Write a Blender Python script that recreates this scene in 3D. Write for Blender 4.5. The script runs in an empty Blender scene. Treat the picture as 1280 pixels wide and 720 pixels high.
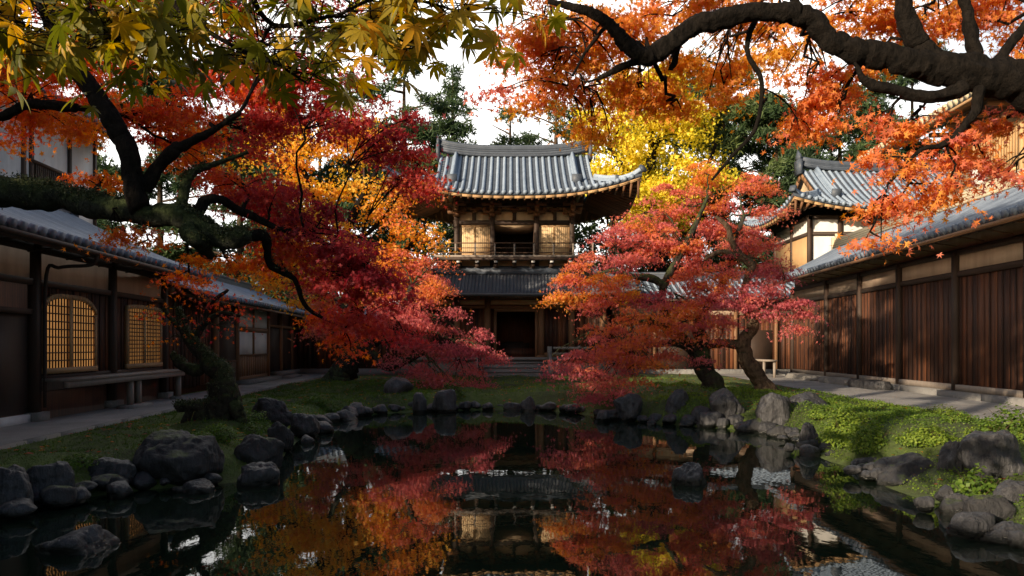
import bpy, math
import numpy as np
from mathutils import Vector, noise as mnoise

SC = bpy.context.scene
COL = SC.collection
R = math.radians
F = 924.0                     # focal length of the photograph in its own pixels
CAMZ = 1.9                    # eye height above the water

# ------------------------------------------------------------------ camera
cd = bpy.data.cameras.new('camera'); cam = bpy.data.objects.new('camera', cd); COL.objects.link(cam)
cam.location = (0, 0, CAMZ); cam.rotation_euler = (math.pi/2, 0, 0)
cd.sensor_width = 36; cd.lens = 36*F/1280; cd.shift_y = 72/1280
cd.clip_start = 0.05; cd.clip_end = 3000
SC.camera = cam

# ------------------------------------------------------------------ sky, sun, exposure
SUN_AZ, SUN_EL = R(-136), R(15)      # azimuth clockwise from +Y
w = bpy.data.worlds.new('World'); SC.world = w; w.use_nodes = True
nt = w.node_tree; bg = nt.nodes['Background']
sky = nt.nodes.new('ShaderNodeTexSky'); sky.sky_type = 'NISHITA'; sky.sun_disc = False
sky.sun_elevation = SUN_EL; sky.sun_rotation = SUN_AZ % (2*math.pi); sky.dust_density = 2.0
tc = nt.nodes.new('ShaderNodeTexCoord')
cn = nt.nodes.new('ShaderNodeTexNoise'); cn.inputs['Scale'].default_value = 2.2; cn.inputs['Detail'].default_value = 6
nt.links.new(tc.outputs['Generated'], cn.inputs['Vector'])
dotn = nt.nodes.new('ShaderNodeVectorMath'); dotn.operation = 'DOT_PRODUCT'
dotn.inputs[1].default_value = Vector((-0.12, 0.93, 0.34)).normalized()
nt.links.new(tc.outputs['Generated'], dotn.inputs[0])
ad = nt.nodes.new('ShaderNodeMath'); ad.operation = 'MULTIPLY_ADD'; ad.inputs[1].default_value = 0.35
nt.links.new(cn.outputs['Fac'], ad.inputs[0]); nt.links.new(dotn.outputs['Value'], ad.inputs[2])
mr = nt.nodes.new('ShaderNodeMapRange'); mr.interpolation_type = 'SMOOTHSTEP'
mr.inputs['From Min'].default_value = 0.88; mr.inputs['From Max'].default_value = 1.10
nt.links.new(ad.outputs[0], mr.inputs['Value'])
mx = nt.nodes.new('ShaderNodeMix'); mx.data_type = 'RGBA'
nt.links.new(mr.outputs[0], mx.inputs['Factor']); nt.links.new(sky.outputs[0], mx.inputs[6])
mx.inputs[7].default_value = (16, 15.8, 15.4, 1)          # a bright cloud bank low in the north
nt.links.new(mx.outputs[2], bg.inputs[0]); bg.inputs[1].default_value = 0.08
sd = bpy.data.lights.new('sun', 'SUN'); so = bpy.data.objects.new('sun', sd); COL.objects.link(so)
sd.energy = 5.0; sd.angle = R(0.5); sd.color = (1.0, 0.80, 0.57)
sdir = Vector((math.sin(SUN_AZ)*math.cos(SUN_EL), math.cos(SUN_AZ)*math.cos(SUN_EL), math.sin(SUN_EL)))
so.rotation_euler = (-sdir).to_track_quat('-Z', 'Y').to_euler(); so.location = (-30, -20, 30)
vs = SC.view_settings
vs.view_transform = 'Standard'; vs.look = 'None'; vs.gamma = 1; vs.use_curve_mapping = False; vs.exposure = 0.68
try:
    SC.cycles.max_bounces = 6; SC.cycles.diffuse_bounces = 3; SC.cycles.glossy_bounces = 3
    SC.cycles.transmission_bounces = 4; SC.cycles.transparent_max_bounces = 6
    SC.cycles.use_denoising = True; SC.cycles.sample_clamp_indirect = 6
except Exception:
    pass

# ------------------------------------------------------------------ helpers
def at(px, py, Y):
    return np.array([(px-640)/F*Y, Y, CAMZ+(432-py)/F*Y])

def nrm(v):
    v = np.asarray(v, float); return v/(np.linalg.norm(v, axis=-1, keepdims=True)+1e-12)

def tag(o, label=None, cat=None, group=None, kind=None):
    if label: o['label'] = label
    if cat: o['category'] = cat
    if group: o['group'] = group
    if kind: o['kind'] = kind
    return o

OFF = {}
def empty(name, loc, label, cat, group=None):
    o = bpy.data.objects.new(name, None); COL.objects.link(o); o.location = loc; o.empty_display_size = .2
    OFF[o.name] = np.array(loc, float)
    return tag(o, label, cat, group)

class Frame:
    """Local axes of a wall line: x = out of the wall, y = along it, z = up."""
    def __init__(s, org=(0, 0, 0), ydir=(0, 1), flip=False):
        y = nrm(np.array([ydir[0], ydir[1], 0.0])); x = np.array([y[1], -y[0], 0.0])
        if flip: x = -x
        s.o = np.array(org, float); s.m = np.stack([x, y, np.array([0, 0, 1.0])])
        s.det = np.linalg.det(s.m)
    def w(s, p): return s.o + np.asarray(p, float) @ s.m
WORLD = Frame()

class MB:
    def __init__(s, fr=WORLD): s.v = []; s.f = []; s.fr = fr; s.n = 0; s.arr = []
    def add(s, vs, fs):
        vs = s.fr.w(np.asarray(vs, float).reshape(-1, 3)); b = s.n
        s.v.append(vs); s.n += len(vs)
        flip = s.fr.det < 0
        for f in fs:
            g = [b+i for i in f]; s.f.append(g[::-1] if flip else g)
        return s
    def box(s, x0, x1, y0, y1, z0, z1):
        if x0 > x1: x0, x1 = x1, x0
        if y0 > y1: y0, y1 = y1, y0
        v = [(x, y, z) for z in (z0, z1) for y in (y0, y1) for x in (x0, x1)]
        return s.add(v, [(0, 2, 3, 1), (4, 5, 7, 6), (0, 1, 5, 4), (2, 6, 7, 3), (0, 4, 6, 2), (1, 3, 7, 5)])
    def bar(s, a, b, wd, ht, up=(0, 0, 1)):
        a = np.asarray(a, float); b = np.asarray(b, float); t = nrm(b-a)
        sd_ = nrm(np.cross(t, up)); u = np.cross(sd_, t)
        v = [p+sd_*i*wd/2+u*j*ht/2 for p in (a, b) for (i, j) in ((-1, -1), (1, -1), (1, 1), (-1, 1))]
        return s.add(v, [(0, 1, 2, 3), (7, 6, 5, 4), (0, 4, 5, 1), (1, 5, 6, 2), (2, 6, 7, 3), (3, 7, 4, 0)])
    def tube(s, pts, rad, n=8, caps=True, wob=0, rng=None):
        P = np.asarray(pts, float); k = len(P); rad = np.broadcast_to(np.asarray(rad, float), (k,))
        T = np.gradient(P, axis=0) if k > 1 else np.array([[0, 0, 1.0]]); T = nrm(T)
        ref = np.array([0, 0, 1.0]) if abs(T[0][2]) < .9 else np.array([1.0, 0, 0])
        u = nrm(np.cross(T[0], ref)); vs_ = []
        ang = np.arange(n)/n*2*math.pi
        for i in range(k):
            u = nrm(u-T[i]*np.dot(u, T[i])); q = np.cross(T[i], u)
            r = rad[i]*(1 + (rng.uniform(-wob, wob, n) if wob else 0))
            vs_.append(P[i]+(np.cos(ang)*r)[:, None]*u+(np.sin(ang)*r)[:, None]*q)
        fs = []
        for i in range(k-1):
            for j in range(n):
                fs.append((i*n+j, i*n+(j+1) % n, (i+1)*n+(j+1) % n, (i+1)*n+j))
        if caps: fs.append(tuple(range(n))[::-1]); fs.append(tuple((k-1)*n+j for j in range(n)))
        return s.add(np.concatenate(vs_), fs)
    def grid(s, P, close=False):
        P = np.asarray(P, float); a, b = P.shape[:2]
        return s.add(P.reshape(-1, 3), [(i*b+j, i*b+j+1, (i+1)*b+j+1, (i+1)*b+j) for i in range(a-1) for j in range(b-1)])
    def build(s, name, m, parent=None, smooth=False, loc=None):
        V = np.concatenate(s.v)
        me = bpy.data.meshes.new(name)
        o = bpy.data.objects.new(name, me); COL.objects.link(o)
        if parent is not None:
            off = OFF[parent.name]; o.parent = parent; OFF[o.name] = off
        else:
            if loc is None: loc = (*(V[:, :2].min(0)+V[:, :2].max(0))/2, V[:, 2].min())
            off = np.array(loc, float); o.location = loc; OFF[o.name] = off
        V = V-off
        lens = np.array([len(f) for f in s.f]); flat = np.concatenate([np.asarray(f) for f in s.f])
        me.vertices.add(len(V)); me.vertices.foreach_set('co', V.astype(np.float32).ravel())
        me.loops.add(len(flat)); me.loops.foreach_set('vertex_index', flat.astype(np.int32))
        me.polygons.add(len(lens)); me.polygons.foreach_set('loop_start', (np.cumsum(lens)-lens).astype(np.int32))
        me.polygons.foreach_set('loop_total', lens.astype(np.int32))
        if smooth: me.polygons.foreach_set('use_smooth', np.ones(len(lens), bool))
        me.update(calc_edges=True)
        if m: me.materials.append(m)
        return o

def raw_mesh(name, V, FA, m, parent=None, tint=None, loc=(0, 0, 0)):
    """V (n,3), FA (k,c) equal faces, tint per vertex."""
    me = bpy.data.meshes.new(name); o = bpy.data.objects.new(name, me); COL.objects.link(o)
    if parent is not None: o.parent = parent; off = OFF[parent.name]
    else: off = np.array(loc, float); o.location = loc
    OFF[o.name] = off
    V = V-off; k, c = FA.shape
    me.vertices.add(len(V)); me.vertices.foreach_set('co', V.astype(np.float32).ravel())
    me.loops.add(k*c); me.loops.foreach_set('vertex_index', FA.astype(np.int32).ravel())
    me.polygons.add(k); me.polygons.foreach_set('loop_start', (np.arange(k)*c).astype(np.int32))
    me.polygons.foreach_set('loop_total', np.full(k, c, np.int32))
    if tint is not None:
        a = me.attributes.new('tint', 'FLOAT', 'POINT'); a.data.foreach_set('value', tint.astype(np.float32))
    me.update(calc_edges=True); me.materials.append(m)
    return o

def smooth_line(pts, n, rad=None):
    P = np.asarray(pts, float); k = len(P)
    E = np.vstack([2*P[0]-P[1], P, 2*P[-1]-P[-2]]); t = np.linspace(0, k-1, n); i = np.minimum(t.astype(int), k-2); f = (t-i)[:, None]
    a, b, c, d = E[i], E[i+1], E[i+2], E[i+3]
    Q = .5*((2*b)+(-a+c)*f+(2*a-5*b+4*c-d)*f**2+(-a+3*b-3*c+d)*f**3)
    if rad is None: return Q
    return Q, np.interp(t, np.arange(k), rad)

# ------------------------------------------------------------------ materials
def newmat(name):
    m = bpy.data.materials.new(name); m.use_nodes = True; nt = m.node_tree
    b = nt.nodes['Principled BSDF']; return m, nt, b
def nd(nt, t, **kw):
    n = nt.nodes.new('ShaderNode'+t)
    for k, v in kw.items():
        if k in n.inputs: n.inputs[k].default_value = v
        else: setattr(n, k, v)
    return n
def ramp(nt, fac, stops):
    r = nt.nodes.new('ShaderNodeValToRGB'); e = r.color_ramp.elements
    while len(e) < len(stops): e.new(.5)
    for q, (p, c) in zip(e, stops): q.position = p; q.color = (*c, 1)
    nt.links.new(fac, r.inputs[0]); return r.outputs[0]
def bump(nt, b, h, strength, dist):
    n = nd(nt, 'Bump'); n.inputs['Strength'].default_value = strength; n.inputs['Distance'].default_value = dist
    nt.links.new(h, n.inputs['Height']); nt.links.new(n.outputs[0], b.inputs['Normal']); return n
def noise(nt, scale, detail=5, rough=.55, stretch=None, coord='Object'):
    t = nd(nt, 'TexCoord'); src = t.outputs[coord]
    if stretch:
        mp = nd(nt, 'Mapping'); mp.inputs['Scale'].default_value = stretch; nt.links.new(src, mp.inputs[0]); src = mp.outputs[0]
    n = nd(nt, 'TexNoise'); n.inputs['Scale'].default_value = scale; n.inputs['Detail'].default_value = detail; n.inputs['Roughness'].default_value = rough
    nt.links.new(src, n.inputs['Vector']); return n.outputs['Fac']
def mixf(nt, a, b, wa, wb):
    """wa*a + wb*b"""
    m1 = nd(nt, 'Math', operation='MULTIPLY'); m1.inputs[1].default_value = wa; nt.links.new(a, m1.inputs[0])
    m2 = nd(nt, 'Math', operation='MULTIPLY_ADD'); m2.inputs[1].default_value = wb; nt.links.new(b, m2.inputs[0]); nt.links.new(m1.outputs[0], m2.inputs[2])
    return m2.outputs[0]

def wood_mat(name, stops, rough=.7, grain=(14, 14, .7), bmp=.4):
    m, nt, b = newmat(name); g = nd(nt, 'NewGeometry'); n1 = noise(nt, 1.6, 6, .65, grain); n2 = noise(nt, .8, 4)
    f = mixf(nt, mixf(nt, n1, g.outputs['Random Per Island'], .5, .3), n2, 1, .3)
    nt.links.new(ramp(nt, f, stops), b.inputs['Base Color']); b.inputs['Roughness'].default_value = rough
    bump(nt, b, n1, bmp, .01); return m
M = {}
M['plank'] = wood_mat('dark_cedar', [(.3, (.010, .005, .0035)), (.52, (.045, .015, .007)), (.78, (.19, .066, .024))])
M['beam'] = wood_mat('black_timber', [(.3, (.014, .008, .006)), (.7, (.05, .028, .018))])
M['brown'] = wood_mat('brown_timber', [(.3, (.10, .05, .026)), (.8, (.25, .13, .06))])
M['gold_wood'] = wood_mat('pale_timber', [(.3, (.30, .18, .09)), (.8, (.48, .31, .15))])
M['greywood'] = wood_mat('weathered_timber', [(.3, (.12, .095, .08)), (.8, (.30, .26, .22))])
M['soffit'] = wood_mat('soffit_timber', [(.3, (.07, .032, .015)), (.8, (.2, .09, .035))])
M['slat'] = wood_mat('lattice_timber', [(.3, (.03, .017, .01)), (.8, (.08, .04, .02))])

def plaster(name, c1, c2, rough=.9):
    m, nt, b = newmat(name); n = noise(nt, 1.3, 7, .6); n2 = noise(nt, 60, 3)
    st = noise(nt, 1.1, 5, .6, (3, 3, .35))
    nt.links.new(ramp(nt, mixf(nt, n, st, .5, .5), [(.35, c1), (.62, c2)]), b.inputs['Base Color']); b.inputs['Roughness'].default_value = rough
    bump(nt, b, n2, .15, .004); return m
M['ochre'] = plaster('ochre_plaster', (.42, .30, .22), (.60, .46, .34))
M['white'] = plaster('white_plaster', (.46, .465, .47), (.62, .625, .63))
M['cream'] = plaster('cream_plaster', (.60, .44, .28), (.78, .60, .40))
M['paper'] = plaster('shutter_paper', (.66, .48, .28), (.80, .62, .38))
M['whitepaper'] = plaster('white_paper', (.72, .74, .78), (.82, .83, .85))

def lit_paper(name, c, e):
    m, nt, b = newmat(name); n = noise(nt, 1.2, 3)
    col = ramp(nt, n, [(.3, tuple(x*.55 for x in c)), (.7, c)])
    nt.links.new(col, b.inputs['Base Color']); b.inputs['Roughness'].default_value = .9
    nt.links.new(col, b.inputs['Emission Color']); b.inputs['Emission Strength'].default_value = e; return m
M['lamp_paper'] = lit_paper('lamplit_paper', (.70, .33, .10), .42)

def tile_mat(name, c1, c2, rough=.48):
    m, nt, b = newmat(name); g = nd(nt, 'NewGeometry'); n = noise(nt, 2.2, 6, .65); n2 = noise(nt, 14, 4)
    f = mixf(nt, mixf(nt, n, n2, .6, .25), g.outputs['Random Per Island'], 1, .25)
    nt.links.new(ramp(nt, f, [(.3, c1), (.8, c2)]), b.inputs['Base Color'])
    nt.links.new(ramp(nt, n2, [(.3, (rough,)*3), (.8, (rough+.25,)*3)]), b.inputs['Roughness']); bump(nt, b, n2, .25, .01)
    b.inputs['Specular IOR Level'].default_value = .4
    return m
M['tile'] = tile_mat('grey_roof_tile', (.028, .038, .055), (.085, .105, .14))
M['tile_rib'] = tile_mat('pale_rib_tile', (.145, .20, .285), (.31, .39, .50))
M['tile_house'] = tile_mat('slate_house_tile', (.075, .10, .145), (.22, .27, .35), .48)
M['tile_dark'] = tile_mat('dark_shingle', (.05, .056, .068), (.12, .13, .15), .5)
M['tile_lit'] = tile_mat('sunlit_pale_tile', (.36, .31, .22), (.60, .53, .38), .7)  # pale ridge cap with warm sunlight painted in; upper hall ribs too

def stone(name, c1, c2, streak=False, moss=0.0, rough=.75):
    m, nt, b = newmat(name)
    n = noise(nt, 3.0, 8, .65); n2 = noise(nt, 9, 6, .7); s = noise(nt, 2.4, 6, .7, (5, 5, .8) if streak else None)
    f = mixf(nt, mixf(nt, n, s, .45, .55), n2, .75, .25)
    col = ramp(nt, f, [(.40, c1), (.55, tuple((a+b_)/3.4 for a, b_ in zip(c1, c2))), (.70, c2)])
    if moss:
        g = nd(nt, 'NewGeometry'); sx = nd(nt, 'SeparateXYZ'); nt.links.new(g.outputs['Normal'], sx.inputs[0])
        k = mixf(nt, sx.outputs[2], n, .5, .9); mr = nd(nt, 'MapRange'); mr.inputs['From Min'].default_value = 1.02-moss; mr.inputs['From Max'].default_value = 1.12-moss
        nt.links.new(k, mr.inputs['Value']); mx = nd(nt, 'Mix', data_type='RGBA'); nt.links.new(mr.outputs[0], mx.inputs['Factor'])
        nt.links.new(col, mx.inputs[6]); nt.links.new(ramp(nt, n2, [(.3, (.022, .035, .008)), (.7, (.075, .10, .02))]), mx.inputs[7]); col = mx.outputs[2]
    b.inputs['Roughness'].default_value = rough
    if streak:
        g2 = nd(nt, 'NewGeometry'); s2 = nd(nt, 'SeparateXYZ'); nt.links.new(g2.outputs['Position'], s2.inputs[0])
        wz = mixf(nt, s2.outputs[2], n, 1, -.12); mw = nd(nt, 'MapRange'); mw.inputs['From Min'].default_value = .0; mw.inputs['From Max'].default_value = .06; nt.links.new(wz, mw.inputs['Value'])
        mc = nd(nt, 'Mix', data_type='RGBA'); nt.links.new(mw.outputs[0], mc.inputs['Factor']); mc.inputs[6].default_value = (.006, .007, .006, 1); nt.links.new(col, mc.inputs[7]); col = mc.outputs[2]
        rr_ = nd(nt, 'MapRange'); rr_.inputs['To Min'].default_value = .18; rr_.inputs['To Max'].default_value = rough; nt.links.new(mw.outputs[0], rr_.inputs['Value']); nt.links.new(rr_.outputs[0], b.inputs['Roughness'])
    nt.links.new(col, b.inputs['Base Color'])
    bump(nt, b, f, 1.0, .12); return m
M['rock'] = stone('dark_basalt', (.008, .009, .012), (.17, .172, .185), True, 0, .5)
M['mossrock'] = stone('mossy_basalt', (.012, .013, .016), (.09, .09, .095), True, .16, .7)
M['cutstone'] = stone('cut_stone', (.22, .215, .20), (.46, .44, .41))
M['plinth'] = stone('grey_plinth_stone', (.19, .19, .19), (.38, .375, .36))
M['gravel'] = stone('pale_gravel', (.20, .195, .19), (.44, .43, .42))
m_, nt_, b_ = newmat('gravel_path'); n1_ = noise(nt_, 70, 3, .7); n2_ = noise(nt_, .6, 5)
nt_.links.new(ramp(nt_, mixf(nt_, n1_, n2_, .5, .5), [(.32, (.13, .128, .125)), (.5, (.27, .265, .26)), (.68, (.42, .41, .40))]), b_.inputs['Base Color'])
b_.inputs['Roughness'].default_value = .95; bump(nt_, b_, n1_, .9, .02); M['gravel'] = m_

def bark(name, c1, c2, moss=0.0, scale=5):
    m, nt, b = newmat(name); n = noise(nt, scale, 8, .7, (2.2, 2.2, .8)); n2 = noise(nt, scale*2.5, 5, .6)
    col = ramp(nt, mixf(nt, n, n2, .7, .3), [(.35, c1), (.68, c2)])
    if moss:
        g = nd(nt, 'NewGeometry'); sx = nd(nt, 'SeparateXYZ'); nt.links.new(g.outputs['Normal'], sx.inputs[0]); n3 = noise(nt, 2.0, 5)
        k = mixf(nt, sx.outputs[2], n3, .35, 1.0); mr = nd(nt, 'MapRange'); mr.inputs['From Min'].default_value = .85-moss; mr.inputs['From Max'].default_value = 1.05-moss
        nt.links.new(k, mr.inputs['Value']); mx = nd(nt, 'Mix', data_type='RGBA'); nt.links.new(mr.outputs[0], mx.inputs['Factor'])
        nt.links.new(col, mx.inputs[6]); nt.links.new(ramp(nt, n2, [(.3, (.018, .026, .010)), (.7, (.075, .095, .040))]), mx.inputs[7]); col = mx.outputs[2]
    nt.links.new(col, b.inputs['Base Color']); b.inputs['Roughness'].default_value = .95; b.inputs['Specular IOR Level'].default_value = .12; bump(nt, b, mixf(nt, n, n2, .7, .5), 1.0, .09); return m
M['bark'] = bark('dark_bark', (.0025, .0022, .002), (.020, .016, .013), 0, 7)
M['bark_moss'] = bark('mossy_bark', (.010, .009, .007), (.062, .055, .045), .35)
M['bark_lichen'] = bark('lichened_bark', (.010, .012, .009), (.055, .06, .045), .5, 8)
M['bark_brown'] = bark('brown_bark', (.03, .02, .013), (.17, .12, .08), .10)
M['bark_pine'] = bark('pine_bark', (.03, .022, .016), (.13, .09, .065))

def leaf_mat(name, stops, trans=.5, rough=.55, spec=.3):
    m, nt, b = newmat(name); at_ = nd(nt, 'Attribute', attribute_name='tint'); g = nd(nt, 'NewGeometry')
    ma = nd(nt, 'Math', operation='MULTIPLY_ADD'); ma.inputs[1].default_value = .16; nt.links.new(g.outputs['Random Per Island'], ma.inputs[0]); nt.links.new(at_.outputs['Fac'], ma.inputs[2])
    sb = nd(nt, 'Math', operation='SUBTRACT'); sb.inputs[1].default_value = .08; nt.links.new(ma.outputs[0], sb.inputs[0])
    col = ramp(nt, sb.outputs[0], stops)
    nt.links.new(col, b.inputs['Base Color']); b.inputs['Roughness'].default_value = rough; b.inputs['Specular IOR Level'].default_value = spec
    tr = nd(nt, 'BsdfTranslucent'); hs = nd(nt, 'HueSaturation'); hs.inputs['Saturation'].default_value = 1.1; hs.inputs['Value'].default_value = 1.25
    nt.links.new(col, hs.inputs['Color']); nt.links.new(hs.outputs[0], tr.inputs['Color'])
    mx = nd(nt, 'MixShader'); mx.inputs[0].default_value = trans; nt.links.new(b.outputs[0], mx.inputs[1]); nt.links.new(tr.outputs[0], mx.inputs[2])
    nt.links.new(mx.outputs[0], nt.nodes['Material Output'].inputs['Surface']); return m
# tint 0 .. 1: plum, crimson, scarlet, orange, amber, yellow
AUT = [(.0, (.26, .035, .050)), (.18, (.44, .060, .065)), (.36, (.62, .105, .070)), (.54, (.74, .21, .045)), (.72, (.80, .36, .050)), (.88, (.82, .48, .06)), (1.0, (.80, .62, .10))]
M['maple'] = leaf_mat('maple_leaf', AUT, .6)
M['yellow'] = leaf_mat('yellow_green_leaf', [(0, (.075, .088, .011)), (.4, (.20, .18, .018)), (.7, (.45, .30, .025)), (1, (.80, .42, .03))], .55, .45)
M['ginkgo'] = leaf_mat('ginkgo_leaf', [(0, (.22, .26, .03)), (.4, (.74, .62, .05)), (1, (.88, .70, .08))], .45)
M['pine'] = leaf_mat('pine_needle', [(0, (.022, .045, .022)), (.5, (.05, .09, .035)), (1, (.12, .16, .05))], .2)
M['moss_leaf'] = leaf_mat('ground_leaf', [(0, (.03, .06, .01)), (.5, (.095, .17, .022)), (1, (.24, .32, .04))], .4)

M['limb_moss'] = leaf_mat('limb_moss', [(0, (.02, .028, .013)), (.5, (.075, .092, .042)), (1, (.17, .19, .10))], .25)
M['coral'] = leaf_mat('coral_maple_leaf', [(.0, (.44, .105, .145)), (.18, (.60, .16, .175)), (.36, (.71, .21, .155)), (.54, (.78, .27, .075)), (.72, (.83, .42, .07)), (.88, (.86, .56, .09)), (1.0, (.82, .64, .12))], .55)

# ------------------------------------------------------------------ terrain
POND = [(-6.9, 6.0), (-5.9, 8.0), (-5.3, 9.2), (-4.5, 9.9), (-3.6, 10.5), (-3.75, 12.0), (-4.1, 13.8), (-4.45, 17.0), (-4.2, 19.6), (-3.2, 20.9), (-1.5, 21.6), (.3, 21.8), (1.7, 20.8), (2.6, 19.0),
        (4.0, 17.6), (5.4, 16.2), (5.65, 14.2), (5.2, 12.5), (5.25, 11.2), (5.0, 10.0), (5.05, 8.6), (4.75, 7.2), (4.9, 5.5), (5.6, 2.5), (5.8, -3.5), (3, -5), (-4, -5), (-7.3, -3.5), (-7.8, 1.0)]
def closed(P, n):
    P = np.asarray(P, float); k = len(P); E = np.vstack([P[-1], P, P[0], P[1]]); t = np.linspace(0, k, n, endpoint=False); i = t.astype(int); f = (t-i)[:, None]
    a, b, c, d = E[i], E[i+1], E[i+2], E[i+3]
    return .5*((2*b)+(-a+c)*f+(2*a-5*b+4*c-d)*f**2+(-a+3*b-3*c+d)*f**3)
PP = closed(POND, 140)
def pond_sd(x, y):
    x = np.asarray(x, float); y = np.asarray(y, float); d = np.full(x.shape, 1e9); ins = np.zeros(x.shape, bool)
    for a, b in zip(PP, np.roll(PP, -1, 0)):
        e = b-a; wx = x-a[0]; wy = y-a[1]; t = np.clip((wx*e[0]+wy*e[1])/(e@e), 0, 1)
        d = np.minimum(d, np.hypot(wx-e[0]*t, wy-e[1]*t))
        c = ((a[1] > y) != (b[1] > y)) & (x < (b[0]-a[0])*(y-a[1])/(b[1]-a[1]+1e-12)+a[0]); ins ^= c
    return np.where(ins, -d, d)
def sst(t): t = np.clip(t, 0, 1); return t*t*(3-2*t)
def left_d(x, y): return (x+8.264+.065*y)          # distance out from the left building's wall
def right_d(x, y): return (11.58+.051*y-x)         # the same for the right building
GZ = .44
MOUNDS = [(6.1, 21.2, 2.6, .22), (3.2, 22.5, 2.0, .20), (7.0, 12.6, 1.7, .25), (6.3, 15.6, 1.5, .18), (-5.2, 13.2, 1.0, .10), (-5.2, 25.5, 2.2, .25), (0, 25, 3, .05), (5.9, 9.0, .75, -.27), (5.6, 10.4, .5, -.12)]
_vt = np.random.default_rng(99).uniform(-1, 1, (256, 256))
def vnoise(x, y):
    i = np.floor(x).astype(int); j = np.floor(y).astype(int); f = sst(x-i); g = sst(y-j); a, b, c, d = (_vt[(i+p) & 255, (j+q) & 255] for p, q in ((0, 0), (1, 0), (0, 1), (1, 1)))
    return (a*(1-f)+b*f)*(1-g)+(c*(1-f)+d*f)*g
def ground_z(x, y):
    x = np.asarray(x, float); y = np.asarray(y, float); s = pond_sd(x, y)
    z = np.where(s > 0, -.02+(GZ+.0)*sst((s+.12)/1.15), -.02-.75*sst(-s/1.1))
    off = sst((left_d(x, y)-1.75)/.5)*sst((right_d(x, y)-3.25)/.5)*sst(s/.9)
    for mx_, my_, mr_, mh in MOUNDS: z = z+off*mh*np.exp(-((x-mx_)**2+(y-my_)**2)/mr_**2)
    rip = .05*np.sin(2.1*x+1.3*np.sin(1.7*y))*np.sin(1.9*y+x)+.025*np.sin(5.3*x+y*2)*np.sin(4.7*y-x*1.5)
    return z+off*(rip+.07*vnoise(x*1.3, y*1.3)+.045*vnoise(x*3.1+7, y*3.1)+.02*vnoise(x*6.7, y*6.7+3))

m, nt, b = newmat('mossy_lawn'); n1 = noise(nt, .55, 6, .6); n2 = noise(nt, 9, 6, .7); n3 = noise(nt, 45, 4, .6)
f = mixf(nt, mixf(nt, n1, n2, .55, .3), n3, 1, .15)
nt.links.new(ramp(nt, f, [(.33, (.030, .024, .012)), (.44, (.040, .055, .012)), (.55, (.075, .115, .018)), (.70, (.14, .165, .03))]), b.inputs['Base Color'])
b.inputs['Roughness'].default_value = .95; bump(nt, b, mixf(nt, n2, n3, .6, .5), 1.0, .08); M['lawn'] = m
xs = np.concatenate([[-400, -200, -100, -60, -35, -22], np.arange(-14, 16, .16), [22, 35, 60, 100, 200, 400]])
ys = np.concatenate([[-400, -150, -60, -30, -15, -8, -4, 0, 2.5], np.arange(4, 37, .18), [40, 45, 55, 70, 100, 180, 400, 900]])
GX, GY = np.meshgrid(xs, ys); Pg = np.dstack([GX, GY, ground_z(GX, GY)])
mb = MB(); mb.grid(Pg); gobj = mb.build('ground', M['lawn'], smooth=True, loc=(0, 0, 0)); tag(gobj, 'mossy green lawn banks around the pond', 'ground', kind='structure')

m, nt, b = newmat('pond_water'); b.inputs['Base Color'].default_value = (.006, .012, .007, 1); b.inputs['Roughness'].default_value = .015; b.inputs['IOR'].default_value = 1.36
b.inputs['Specular IOR Level'].default_value = .6
n1 = noise(nt, 1.1, 3, .5, (1, .55, 1)); n2 = noise(nt, 6, 3, .5, (1, .6, 1)); bump(nt, b, mixf(nt, n1, n2, 1, .2), .07, .05); M['water'] = m
mb = MB(); mb.add([(-9, -6, 0), (7.5, -6, 0), (7.5, 23.5, 0), (-9, 23.5, 0)], [(0, 1, 2, 3)]); tag(mb.build('water', M['water']), 'dark still pond water reflecting the maples', 'water', kind='structure')

LF = Frame((-8.264, 0, 0), (-.065, 1))               # x points out of the wall, to the pond
RF = Frame((11.58, 0, 0), (.051, 1), flip=True)
def path_sheet(fr, d0, d1, u0, u1, wob, seed):
    rng = np.random.default_rng(seed); us = np.linspace(u0, u1, 60); e = d1+np.convolve(rng.normal(0, wob, 64), np.ones(5)/5, 'valid')
    mb = MB(fr); mb.grid(np.stack([np.stack([np.full(60, d0), us, np.full(60, GZ+.012)], 1), np.stack([e, us, np.full(60, GZ+.012)], 1)], 1)); return mb, us, e
mb, us, e = path_sheet(LF, .02, 1.62, 7, 38, .004, 1)
tag(mb.build('path', M['gravel'], loc=(-8, 20, GZ)), 'grey gravel path beside the lattice windowed house', 'path', kind='structure')
kb = MB(LF); u = 7.0; rng = np.random.default_rng(5)
while u < 38:
    l = rng.uniform(.7, 1.2); kb.box(1.62, 1.69+rng.uniform(-.006, .006), u, u+l-.012, .3, GZ+.035+rng.uniform(-.006, .006)); u += l
tag(kb.build('path_kerb', M['cutstone'], loc=(-7, 20, .3)), 'thin pale stone edging of the gravel path', 'kerb', kind='structure')
mb, us, e = path_sheet(RF, .3, 3.15, 10, 39, .12, 2)
tag(mb.build('path', M['gravel'], loc=(11, 20, GZ)), 'sunlit sandy path along the plank walled storehouse', 'path', kind='structure')

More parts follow.
